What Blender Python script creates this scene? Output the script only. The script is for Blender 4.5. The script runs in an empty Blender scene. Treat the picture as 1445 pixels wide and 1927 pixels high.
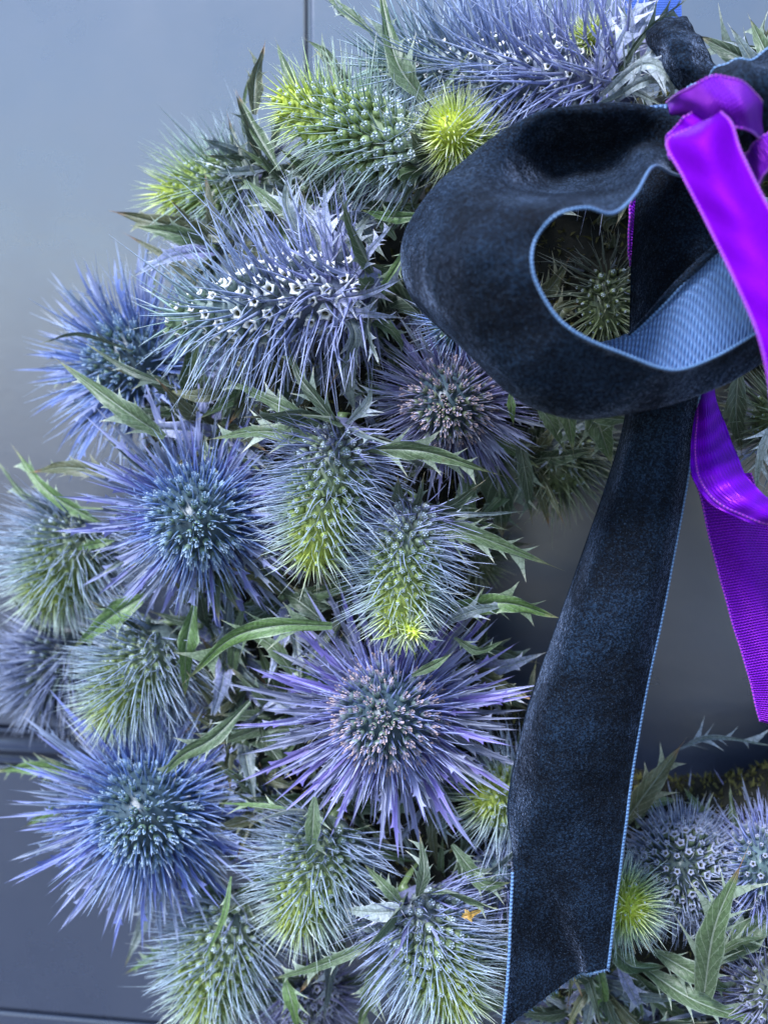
import bpy, math, random
import numpy as np
from mathutils import Matrix, Vector
R = math.radians
rng = random.Random(7)
sc = bpy.context.scene
COL = sc.collection

# ------------------------------------------------------------------ camera, sky, sun, exposure
YAW, PITCH, DIST = R(9.0), R(-6.0), 0.36
FWD = Vector((-math.sin(YAW)*math.cos(PITCH), math.cos(YAW)*math.cos(PITCH), math.sin(PITCH)))
RIGHT = FWD.cross(Vector((0, 0, 1))).normalized()
UP = RIGHT.cross(FWD).normalized()
CAM = Vector((0, -0.100, 0)) - FWD*DIST
FPX = DIST/0.16e-3                      # focal length in photo pixels (photo is 1445 px wide)
cd = bpy.data.cameras.new("camera"); cam = bpy.data.objects.new("camera", cd); COL.objects.link(cam)
cam.matrix_world = Matrix.Translation(CAM) @ Matrix((RIGHT, UP, -FWD)).transposed().to_4x4()
cd.sensor_fit = 'HORIZONTAL'; cd.sensor_width = 36.0
cd.lens = 36.0*FPX/1445.0
cd.clip_start = 0.01; cd.clip_end = 100.0
cd.dof.use_dof = True; cd.dof.focus_distance = DIST - 0.002; cd.dof.aperture_fstop = 12.0
sc.camera = cam

SUN_EL, SUN_AZ = R(50), R(209)           # azimuth measured from +Y towards +X
w = bpy.data.worlds.new("World"); sc.world = w; w.use_nodes = True
nt = w.node_tree; bg = nt.nodes['Background']
sky = nt.nodes.new('ShaderNodeTexSky'); sky.sky_type = 'NISHITA'; sky.sun_disc = False
sky.ozone_density = 2.2; sky.dust_density = .3; sky.sun_elevation = SUN_EL; sky.sun_rotation = SUN_AZ
nt.links.new(sky.outputs[0], bg.inputs[0]); bg.inputs[1].default_value = 0.12
sd = bpy.data.lights.new("sun", 'SUN'); sd.energy = 2.5; sd.angle = R(16); sd.color = (0.83, 0.88, 1.0)
so = bpy.data.objects.new("sun", sd); COL.objects.link(so)
sdir = Vector((math.sin(SUN_AZ)*math.cos(SUN_EL), math.cos(SUN_AZ)*math.cos(SUN_EL), math.sin(SUN_EL)))
so.rotation_euler = sdir.to_track_quat('Z', 'Y').to_euler()
vs = sc.view_settings; vs.view_transform = 'Standard'; vs.look = 'None'; vs.gamma = 1.0; vs.exposure = 1.42

# ------------------------------------------------------------------ helpers
def P(px, py, h=100.0):
    """photo pixel + height in mm above the door -> point in the room"""
    d = FWD*FPX + RIGHT*(px-722.5) - UP*(py-963.5)
    t = (-h*1e-3 - CAM.y)/d.y
    return np.array(CAM + d*t)
def PXM(p):
    return (Vector(p)-CAM).dot(FWD)/FPX        # metres per photo pixel at a point

def crom(pts, n):
    p = np.asarray(pts, float); k = len(p)
    if k == 1: return np.repeat(p, n, 0)
    q = np.vstack([2*p[0]-p[1], p, 2*p[-1]-p[-2]])
    t = np.linspace(0, k-1-1e-9, n); i = t.astype(int); f = (t-i)[:, None]
    a, b, c, d = q[i], q[i+1], q[i+2], q[i+3]
    return 0.5*(2*b+(c-a)*f+(2*a-5*b+4*c-d)*f*f+(3*b-a-3*c+d)*f**3)
def nrm(v):
    v = np.asarray(v, float); return v/(np.linalg.norm(v, axis=-1, keepdims=True)+1e-12)

def make_mesh(name, V, F, col=None, uv=None, mats=(), fmat=None, smooth=True):
    me = bpy.data.meshes.new(name)
    me.from_pydata([tuple(v) for v in V], [], [tuple(f) for f in F])
    if col is not None:
        a = me.color_attributes.new("Col", 'FLOAT_COLOR', 'POINT')
        c = np.asarray(col, np.float32)
        if c.shape[1] == 3: c = np.hstack([c, np.zeros((len(c), 1), np.float32)])
        a.data.foreach_set('color', c.ravel())
    if uv is not None:
        a = me.attributes.new("UVW", 'FLOAT_VECTOR', 'POINT')
        u = np.zeros((len(V), 3), np.float32); u[:, :np.asarray(uv).shape[1]] = uv
        a.data.foreach_set('vector', u.ravel())
    for m in mats: me.materials.append(m)
    if fmat is not None: me.polygons.foreach_set('material_index', np.asarray(fmat, np.int32))
    if smooth: me.polygons.foreach_set('use_smooth', np.ones(len(me.polygons), bool))
    me.update()
    return me
def link(name, me, parent=None, M=None):
    o = bpy.data.objects.new(name, me); COL.objects.link(o)
    if parent: o.parent = parent
    if M is not None: o.matrix_basis = M
    return o
def thing(name, loc, label, cat, group=None):
    o = bpy.data.objects.new(name, None); COL.objects.link(o)
    o.empty_display_size = 0.01; o.location = Vector(loc); tag(o, label, cat, group); return o
def tag(o, label, cat, group=None):
    o['label'] = label; o['category'] = cat
    if group: o['group'] = group

# ------------------------------------------------------------------ materials
def new_mat(name):
    m = bpy.data.materials.new(name); m.use_nodes = True
    t = m.node_tree; b = t.nodes['Principled BSDF']; return m, t, b
def N(t, typ, **kw):
    n = t.nodes.new(typ)
    for k, v in kw.items(): setattr(n, k, v)
    return n
def math_n(t, op, a, b=None, c=None):
    n = N(t, 'ShaderNodeMath', operation=op)
    for i, v in enumerate((a, b, c)):
        if v is None: continue
        if isinstance(v, (int, float)): n.inputs[i].default_value = v
        else: t.links.new(v, n.inputs[i])
    return n.outputs[0]
def mixc(t, fac, a, b, blend='MIX'):
    n = N(t, 'ShaderNodeMix', data_type='RGBA', blend_type=blend)
    for i, v in ((0, fac), (6, a), (7, b)):
        if isinstance(v, (int, float)): n.inputs[i].default_value = v
        elif isinstance(v, tuple): n.inputs[i].default_value = (*v, 1)
        else: t.links.new(v, n.inputs[i])
    return n.outputs[2]
def noise(t, scale, detail=3, vec=None, rough=.55):
    n = N(t, 'ShaderNodeTexNoise'); n.inputs['Scale'].default_value = scale
    n.inputs['Detail'].default_value = detail; n.inputs['Roughness'].default_value = rough
    if vec: t.links.new(vec, n.inputs['Vector'])
    return n.outputs['Fac']

def plant_material(name, rough=.45, trans=.15, veins=False):
    m, t, b = new_mat(name)
    at = N(t, 'ShaderNodeAttribute', attribute_name='Col'); oi = N(t, 'ShaderNodeObjectInfo')
    c = mixc(t, at.outputs['Alpha'], at.outputs['Color'], oi.outputs['Color'])
    tc = N(t, 'ShaderNodeTexCoord')
    n = noise(t, 900, 3, tc.outputs['Object'])
    mr = N(t, 'ShaderNodeMapRange'); t.links.new(n, mr.inputs[0])
    mr.inputs[1].default_value = .3; mr.inputs[2].default_value = .7; mr.inputs[3].default_value = .72; mr.inputs[4].default_value = 1.22
    c = mixc(t, 1.0, c, mr.outputs[0], 'MULTIPLY')
    bump = N(t, 'ShaderNodeBump'); bump.inputs['Strength'].default_value = .25; bump.inputs['Distance'].default_value = .0003
    if veins:
        uv = N(t, 'ShaderNodeAttribute', attribute_name='UVW')
        sp = N(t, 'ShaderNodeSeparateXYZ'); t.links.new(uv.outputs['Vector'], sp.inputs[0])
        au = math_n(t, 'ABSOLUTE', sp.outputs[0])
        # side veins run forward from the midrib
        vv = math_n(t, 'ADD', math_n(t, 'MULTIPLY', sp.outputs[1], 9.0), math_n(t, 'MULTIPLY', au, -2.0))
        fr = math_n(t, 'ABSOLUTE', math_n(t, 'SUBTRACT', math_n(t, 'FRACT', math_n(t, 'ADD', vv, math_n(t, 'MULTIPLY', n, .5))), .5))
        line = math_n(t, 'LESS_THAN', fr, .07)
        vor = N(t, 'ShaderNodeTexVoronoi', feature='DISTANCE_TO_EDGE'); vor.inputs['Scale'].default_value = 420
        t.links.new(tc.outputs['Object'], vor.inputs['Vector'])
        net = math_n(t, 'LESS_THAN', vor.outputs['Distance'], .06)
        c = mixc(t, math_n(t, 'MULTIPLY', net, .35), c, (.03, .06, .02))
        c = mixc(t, math_n(t, 'MULTIPLY', line, .35), c, (.30, .36, .26))
        mid = math_n(t, 'LESS_THAN', au, .07)
        c = mixc(t, math_n(t, 'MULTIPLY', mid, .55), c, (.42, .47, .40))
        spot = N(t, 'ShaderNodeMapRange'); t.links.new(noise(t, 260, 4, tc.outputs['Object'], .7), spot.inputs[0]); spot.inputs[1].default_value = .62; spot.inputs[2].default_value = .74
        c = mixc(t, math_n(t, 'MULTIPLY', spot.outputs[0], .5), c, (.13, .10, .05))
        hgt = math_n(t, 'ADD', math_n(t, 'MULTIPLY', math_n(t, 'MAXIMUM', line, mid), .8), n)
        t.links.new(hgt, bump.inputs['Height'])
        bump.inputs['Strength'].default_value = .5
    else:
        t.links.new(n, bump.inputs['Height'])
    t.links.new(c, b.inputs['Base Color']); t.links.new(bump.outputs[0], b.inputs['Normal'])
    b.inputs['Roughness'].default_value = rough
    b.inputs['Specular IOR Level'].default_value = .45
    tr = N(t, 'ShaderNodeBsdfTranslucent'); t.links.new(c, tr.inputs[0])
    mx = N(t, 'ShaderNodeMixShader'); mx.inputs[0].default_value = trans
    t.links.new(b.outputs[0], mx.inputs[1]); t.links.new(tr.outputs[0], mx.inputs[2])
    t.links.new(mx.outputs[0], t.nodes['Material Output'].inputs['Surface'])
    return m
M_SPINE = plant_material('spine_skin', .30, .08)
M_FLORET = plant_material('floret_skin', .36, .05)
M_LEAF = plant_material('leaf_skin', .42, .16, veins=True)

def uvw(t):
    a = N(t, 'ShaderNodeAttribute', attribute_name='UVW'); s = N(t, 'ShaderNodeSeparateXYZ')
    t.links.new(a.outputs['Vector'], s.inputs[0]); return a.outputs['Vector'], s.outputs[0], s.outputs[1]

def velvet_material():
    m, t, b = new_mat('navy_velvet')
    tc = N(t, 'ShaderNodeTexCoord'); ob = tc.outputs['Object']
    crush = noise(t, 48, 3, ob, .5)          # crushed pile, centimetre scale
    mid = noise(t, 420, 4, ob, .65)
    fine = noise(t, 1500, 2, ob, .8)
    cr = N(t, 'ShaderNodeMapRange'); t.links.new(crush, cr.inputs[0]); cr.inputs[1].default_value = .42; cr.inputs[2].default_value = .60
    md = N(t, 'ShaderNodeMapRange'); t.links.new(mid, md.inputs[0]); md.inputs[1].default_value = .33; md.inputs[2].default_value = .7
    fn = N(t, 'ShaderNodeMapRange'); t.links.new(fine, fn.inputs[0]); fn.inputs[1].default_value = .46; fn.inputs[2].default_value = .64
    pile = math_n(t, 'MULTIPLY', math_n(t, 'ADD', math_n(t, 'MULTIPLY', cr.outputs[0], .55), math_n(t, 'ADD', math_n(t, 'MULTIPLY', md.outputs[0], .35), .12)), math_n(t, 'ADD', math_n(t, 'MULTIPLY', fn.outputs[0], 1.3), .18))
    gl = N(t, 'ShaderNodeMapRange'); t.links.new(noise(t, 2300, 1, ob, .5), gl.inputs[0]); gl.inputs[1].default_value = .64; gl.inputs[2].default_value = .74
    c = mixc(t, pile, (.0005, .0009, .0024), (.0105, .026, .054))
    c = mixc(t, math_n(t, 'MULTIPLY', gl.outputs[0], .55), c, (.05, .08, .13))  # fibre glints painted into the base colour
    t.links.new(c, b.inputs['Base Color'])
    b.inputs['Roughness'].default_value = .75; b.inputs['Specular IOR Level'].default_value = .12
    t.links.new(math_n(t, 'MINIMUM', math_n(t, 'ADD', math_n(t, 'MULTIPLY', pile, 1.0), .02), 1.0), b.inputs['Sheen Weight'])
    b.inputs['Sheen Roughness'].default_value = .30
    b.inputs['Sheen Tint'].default_value = (.42, .53, .80, 1)
    h = math_n(t, 'ADD', math_n(t, 'MULTIPLY', fine, .9), math_n(t, 'ADD', math_n(t, 'MULTIPLY', mid, 1.2), math_n(t, 'MULTIPLY', crush, 9.0)))
    bp = N(t, 'ShaderNodeBump'); bp.inputs['Strength'].default_value = .55; bp.inputs['Distance'].default_value = .0011
    t.links.new(h, bp.inputs['Height']); t.links.new(bp.outputs[0], b.inputs['Normal'])
    return m
def woven_material(name, col, hi, spec_tint, rib_u, rib_v, rough=.4, sheen=.2):
    """plain weave / grosgrain: raised yarns across (rib_v) and along (rib_u); u,v in mm"""
    m, t, b = new_mat(name)
    vec, u, v = uvw(t)
    tc = N(t, 'ShaderNodeTexCoord')
    n = noise(t, 500, 3, tc.outputs['Object'])
    su = math_n(t, 'SINE', math_n(t, 'MULTIPLY', u, 6.2832/rib_u)); 
    svp = math_n(t, 'MULTIPLY', v, 6.2832/rib_v)
    row = math_n(t, 'MULTIPLY', math_n(t, 'FLOOR', math_n(t, 'DIVIDE', v, rib_v)), 3.1416)
    su = math_n(t, 'SINE', math_n(t, 'ADD', math_n(t, 'MULTIPLY', u, 6.2832/rib_u), row))
    sv = math_n(t, 'SINE', svp)
    h = math_n(t, 'ADD', math_n(t, 'MULTIPLY', sv, .65), math_n(t, 'MULTIPLY', su, .35))
    f = N(t, 'ShaderNodeMapRange'); t.links.new(h, f.inputs[0]); f.inputs[1].default_value = -.6; f.inputs[2].default_value = .9
    c = mixc(t, f.outputs[0], col, hi)
    c = mixc(t, 1.0, c, mixc(t, n, (.8, .8, .8), (1.2, 1.2, 1.2)), 'MULTIPLY')
    t.links.new(c, b.inputs['Base Color']); b.inputs['Roughness'].default_value = rough
    b.inputs['Specular Tint'].default_value = (*spec_tint, 1); b.inputs['Specular IOR Level'].default_value = .8
    b.inputs['Sheen Weight'].default_value = sheen; b.inputs['Sheen Tint'].default_value = (*spec_tint, 1)
    bp = N(t, 'ShaderNodeBump'); bp.inputs['Strength'].default_value = .9; bp.inputs['Distance'].default_value = .00025
    t.links.new(h, bp.inputs['Height']); t.links.new(bp.outputs[0], b.inputs['Normal'])
    return m
def satin_material():
    m, t, b = new_mat('purple_satin')
    vec, u, v = uvw(t)
    mp = N(t, 'ShaderNodeMapping'); t.links.new(vec, mp.inputs[0]); mp.inputs['Scale'].default_value = (3.2, .45, 1)
    n = noise(t, 1.0, 3, mp.outputs[0], .6)
    c = mixc(t, n, (.085, .0, .27), (.13, .0, .38))
    t.links.new(c, b.inputs['Base Color'])
    b.inputs['Metallic'].default_value = .25
    b.inputs['Roughness'].default_value = .5; b.inputs['Specular Tint'].default_value = (1, .05, .9, 1)
    b.inputs['Specular IOR Level'].default_value = .3
    bp = N(t, 'ShaderNodeBump'); bp.inputs['Strength'].default_value = .35; bp.inputs['Distance'].default_value = .0003
    t.links.new(n, bp.inputs['Height']); t.links.new(bp.outputs[0], b.inputs['Normal'])
    return m
def thread_material(name, a, bcol):
    m, t, b = new_mat(name)
    vec, u, v = uvw(t)
    s = math_n(t, 'SINE', math_n(t, 'MULTIPLY', v, 6.2832/1.1))
    tc = N(t, 'ShaderNodeTexCoord'); n = noise(t, 1500, 2, tc.outputs['Object'])
    f = math_n(t, 'ADD', math_n(t, 'MULTIPLY', s, .55), math_n(t, 'SUBTRACT', n, .05))
    c = mixc(t, f, a, bcol); t.links.new(c, b.inputs['Base Color']); b.inputs['Roughness'].default_value = .5
    b.inputs['Sheen Weight'].default_value = .3
    return m
M_VELVET = velvet_material()
M_GROS = woven_material('blue_grosgrain', (.03, .065, .19), (.13, .26, .52), (.7, .85, 1), 1.6, 1.15, .36)
M_HANG = woven_material('bright_blue_tape', (.02, .07, .34), (.06, .16, .62), (.6, .7, 1), .6, .6)
M_SATIN = satin_material()
M_SATINB = woven_material('purple_satin_reverse', (.05, .0, .25), (.21, .01, .56), (1, .15, 1), 1.0, .8, .33, .1)  # lighter yarn colour stands in for the weave's magenta sparkle
M_SATINR = woven_material('purple_ribbed_satin', (.07, .0, .32), (.14, .0, .54), (1, .15, 1), .9, 6.0, .36, .1)
M_SELV = thread_material('blue_selvedge_thread', (.03, .085, .21), (.13, .26, .46))
M_PSELV = thread_material('purple_selvedge_thread', (.08, .0, .32), (.50, .03, .62))

def paint_material():
    m, t, b = new_mat('slate_blue_door_paint')
    tc = N(t, 'ShaderNodeTexCoord'); ob = tc.outputs['Object']
    n1 = noise(t, 14, 6, ob, .65); n2 = noise(t, 160, 5, ob, .6); n3 = noise(t, 17, 5, ob, .6)
    c = mixc(t, n1, (.020, .030, .060), (.038, .050, .088)); t.links.new(c, b.inputs['Base Color'])
    r = N(t, 'ShaderNodeMapRange'); t.links.new(n3, r.inputs[0]); r.inputs[1].default_value = .3; r.inputs[2].default_value = .7; r.inputs[3].default_value = .23; r.inputs[4].default_value = .37
    t.links.new(r.outputs[0], b.inputs['Roughness'])
    b.inputs['IOR'].default_value = 2.1; b.inputs['Specular IOR Level'].default_value = .5; b.inputs['Coat Weight'].default_value = 1.0; b.inputs['Coat Roughness'].default_value = .26
    sp = noise(t, 55, 2, ob)                     # brush nibs and drips in the paint
    nib = N(t, 'ShaderNodeMapRange'); t.links.new(sp, nib.inputs[0]); nib.inputs[1].default_value = .66; nib.inputs[2].default_value = .95
    h = math_n(t, 'ADD', math_n(t, 'MULTIPLY', n2, .25), math_n(t, 'ADD', math_n(t, 'MULTIPLY', n3, .8), math_n(t, 'MULTIPLY', nib.outputs[0], .25)))
    bp = N(t, 'ShaderNodeBump'); bp.inputs['Strength'].default_value = .3; bp.inputs['Distance'].default_value = .0012
    t.links.new(h, bp.inputs['Height']); t.links.new(bp.outputs[0], b.inputs['Normal'])
    return m
M_PAINT = paint_material()
def simple_noise_mat(name, a, bcol, scale, rough=.9, bump=.5, dist=.002):
    m, t, b = new_mat(name); tc = N(t, 'ShaderNodeTexCoord')
    n = noise(t, scale, 5, tc.outputs['Object'], .65)
    f = N(t, 'ShaderNodeMapRange'); t.links.new(n, f.inputs[0]); f.inputs[1].default_value = .35; f.inputs[2].default_value = .65
    t.links.new(mixc(t, f.outputs[0], a, bcol), b.inputs['Base Color']); b.inputs['Roughness'].default_value = rough
    bp = N(t, 'ShaderNodeBump'); bp.inputs['Strength'].default_value = bump; bp.inputs['Distance'].default_value = dist
    t.links.new(n, bp.inputs['Height']); t.links.new(bp.outputs[0], b.inputs['Normal'])
    return m
M_MOSS = simple_noise_mat('moss', (.02, .022, .008), (.15, .14, .035), 260)
M_STRAW = simple_noise_mat('brown_moss_base', (.006, .007, .005), (.018, .017, .010), 180)  # moss base near black, the darkness of the gaps put into its colour
M_DRY = simple_noise_mat('dry_petal', (.45, .22, .03), (.75, .45, .08), 500, .7)

# ------------------------------------------------------------------ door
def prism(profile, x0, x1, axis='x'):
    """profile: list of (y,z) run along x"""
    n = len(profile); V = []; F = []
    for x in (x0, x1): V += [(x, y, z) for y, z in profile]
    for i in range(n):
        j = (i+1) % n; F.append((i, j, n+j, n+i))
    F.append(tuple(range(n))[::-1]); F.append(tuple(range(n, 2*n)))
    return V, F
def board(name, x0, x1, z0, z1, y0, y1, bev, parent):
    """a painted board whose front (y0, nearest the viewer) has rounded edges"""
    V = []; steps = [(0, y1)] + [(bev*(1-math.cos(a)), y0+bev*(1-math.sin(a))) for a in np.linspace(0, math.pi/2, 5)]
    for ins, y in steps:
        V += [(x0+ins, y, z0+ins), (x1-ins, y, z0+ins), (x1-ins, y, z1-ins), (x0+ins, y, z1-ins)]
    F = []
    k = len(steps)
    for s in range(k-1):
        for i in range(4):
            j = (i+1) % 4; F.append((s*4+i, s*4+j, s*4+4+j, s*4+4+i))
    F.append((3, 2, 1, 0)); F.append(tuple(range(4*(k-1), 4*k)))
    me = make_mesh(name, V, F, mats=[M_PAINT]); 
    sm = np.ones(len(F), bool); sm[-2:] = False; me.polygons.foreach_set('use_smooth', sm)
    return link(name, me, parent)
door = thing('door', (0, 0, 0), 'slate blue painted wooden door that the wreath hangs on, grooved and beaded', 'door')
XG = P(579, 40, 0)[0]; ZM = P(40, 1412, 0)[2]; ZB = P(60, 1909, 0)[2]
g = .0006
board('door_panel', -.75, XG-g, ZM+.0100, .75, 0, .03, .0012, door)
board('door_panel', -.75, XG-g, ZB+g*.8, ZM-.0072, .0008, .03, .0012, door)
board('door_panel', -.75, XG-g, -.75, ZB-g*.8, .0, .03, .0012, door)
board('door_panel', XG+g, .75, -.75, .75, .0008, .03, .0016, door)
board('door_back', -.76, .76, -.76, .76, .0301, .05, .001, door)
board('door_tongue', XG-.004, XG+.004, -.74, .74, .0022, .006, .0004, door)
prof = [(.0300, ZM-.0068)]
for zc, r, pr in ((-.0052, .0012, .0020), (.0, .0017, .0026), (.0078, .0010, .0014)):
    for a in np.linspace(-1.45, 1.45, 9): prof.append((.0012-pr*math.cos(a), ZM+zc+r*math.sin(a)))
prof.append((.0300, ZM+.0095))
V, F = prism(prof[::-1], -.75, XG-g*1.6)
link('door_moulding', make_mesh('door_moulding', V, F, mats=[M_PAINT]), door)

# unseen dark sheet added below, to darken what the gloss door paint mirrors
M_GROUND = simple_noise_mat('paving', (.05, .05, .05), (.09, .088, .085), 6, .85, .3, .004)
added_ground = link('ground', make_mesh('ground', [(-30, .05, -1.25), (30, .05, -1.25), (30, -60, -1.25), (-30, -60, -1.25)], [(0, 3, 2, 1)], mats=[M_GROUND]))
added_ground['kind'] = 'structure'
# ------------------------------------------------------------------ wreath base ring (moss-bound)
RC = P(1285, 1085, 36); RR = .117
def torus(name, r0, jitter, nu=200, nv=28, seed=1):
    rs = np.random.RandomState(seed); V = []; F = []
    ph = rs.rand(40)*6.28; fr = rs.randint(3, 60, 40); fv = rs.randint(1, 9, 40)
    for i in range(nu):
        a = 2*math.pi*i/nu
        for j in range(nv):
            b = 2*math.pi*j/nv
            d = sum(math.sin(fr[q]*a+fv[q]*b+ph[q]) for q in range(40))*jitter/6 + rs.randn()*jitter*.5
            rr = r0+d
            V.append(((RR+rr*math.cos(b))*math.cos(a), -rr*math.sin(b)*.62, (RR+rr*math.cos(b))*math.sin(a)))
    for i in range(nu):
        for j in range(nv):
            F.append((i*nv+j, ((i+1) % nu)*nv+j, ((i+1) % nu)*nv+(j+1) % nv, i*nv+(j+1) % nv))
    return V, F
wreath = thing('wreath_base', RC, 'dark moss bound ring under the sea holly, bare moss showing at its inner edge', 'wreath base')
V, F = torus('ring', .044, .0012)
link('ring', make_mesh('ring', V, F, mats=[M_STRAW]), wreath)
# tufts of moss on the ring
rs = np.random.RandomState(5); V = []; F = []
for k in range(26000):
    a = rs.rand()*2*math.pi; b = rs.rand()*2*math.pi
    if math.sin(b) < -.3: continue
    rr = .044
    c = np.array([(RR+rr*math.cos(b))*math.cos(a), -rr*math.sin(b)*.62, (RR+rr*math.cos(b))*math.sin(a)])
    n = np.array([math.cos(b)*math.cos(a), -math.sin(b), math.cos(b)*math.sin(a)])
    d = nrm(n+rs.randn(3)*.8); s = nrm(np.cross(d, rs.randn(3))); L = .0012+.0024*rs.rand()
    i0 = len(V); V += [c-s*.0007, c+s*.0007, c+d*L*.6+s*.0005, c+d*L]; F += [(i0, i0+1, i0+2), (i0, i0+2, i0+3)]
mo = link('moss', make_mesh('moss', V, F, mats=[M_MOSS]), wreath); mo['kind'] = 'stuff'

# ------------------------------------------------------------------ plant pieces
def lerp(a, b, f): return np.asarray(a)*(1-f)+np.asarray(b)*f
def ramp(stops, t):
    for (t0, c0), (t1, c1) in zip(stops, stops[1:]):
        if t <= t1: return lerp(c0, c1, max(0, (t-t0)/(t1-t0+1e-9)))
    return np.asarray(stops[-1][1])
PALE = np.array((.62, .66, .78)); CREAM = np.array((.75, .68, .50))

class MB:
    def __init__(s): s.V = []; s.F = []; s.C = []; s.U = []
    def add(s, V, F, C, U=None):
        o = sum(len(v) for v in s.V)
        s.V.append(np.asarray(V, float)); s.F += [tuple(i+o for i in f) for f in F]; s.C.append(np.asarray(C, float))
        s.U.append(np.zeros((len(V), 2)) if U is None else np.asarray(U, float))
    def mesh(s, name, mat):
        return make_mesh(name, np.vstack(s.V), s.F, np.vstack(s.C), np.vstack(s.U), [mat])

SEG = 5
SP_F = []
for i in range(SEG-1):
    for j in range(4):
        k = (j+1) % 4; SP_F.append((i*4+j, i*4+k, (i+1)*4+k, (i+1)*4+j))
def add_spine(mb, p0, d, bend, L, w, c0, c1, c2, barb, rs):
    """a keeled needle-like bracteole: flattened diamond section, tapering, bent"""
    d = nrm(d); side = nrm(np.cross(d, bend+rs.randn(3)*.02)); up = nrm(np.cross(side, d))
    V = np.zeros((SEG*4+1, 3)); C = np.zeros((SEG*4+1, 4))
    for i, v in enumerate((0, .22, .48, .75, 1.0)):
        c = p0 + d*(L*v) + bend*(L*v*v)
        ww = w*(1-.15*v if v < .3 else (1-v)*1.22)+w*.05; tt = ww*.45
        V[i*4:(i+1)*4] = (c+side*ww, c+up*tt, c-side*ww, c-up*tt)
        col = lerp(c0, c1, v/.42) if v < .42 else lerp(c1, np.minimum(c2*1.12+.01, .95), (v-.42)/.58)
        C[i*4:(i+1)*4, :3] = col; C[i*4, :3] = col*1.15+.02; C[i*4+2, :3] = col*1.15+.02
    V = V[:SEG*4]; C = C[:SEG*4]
    mb.add(V, SP_F, C)
    if barb:
        for sgn in (1, -1):
            v = .35+.3*rs.rand(); c = p0+d*(L*v)+bend*(L*v*v)
            bd = nrm(d+side*sgn*.9+up*rs.randn()*.3)
            bl = L*(.10+.10*rs.rand()); q = d*w*.5
            mb.add([c-q, c+q, c+bd*bl, c+up*w*.4], [(0, 1, 2), (1, 3, 2), (3, 0, 2)], np.hstack([np.vstack([c1, c1, c2, c1]), np.zeros((4, 1))]))

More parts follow.
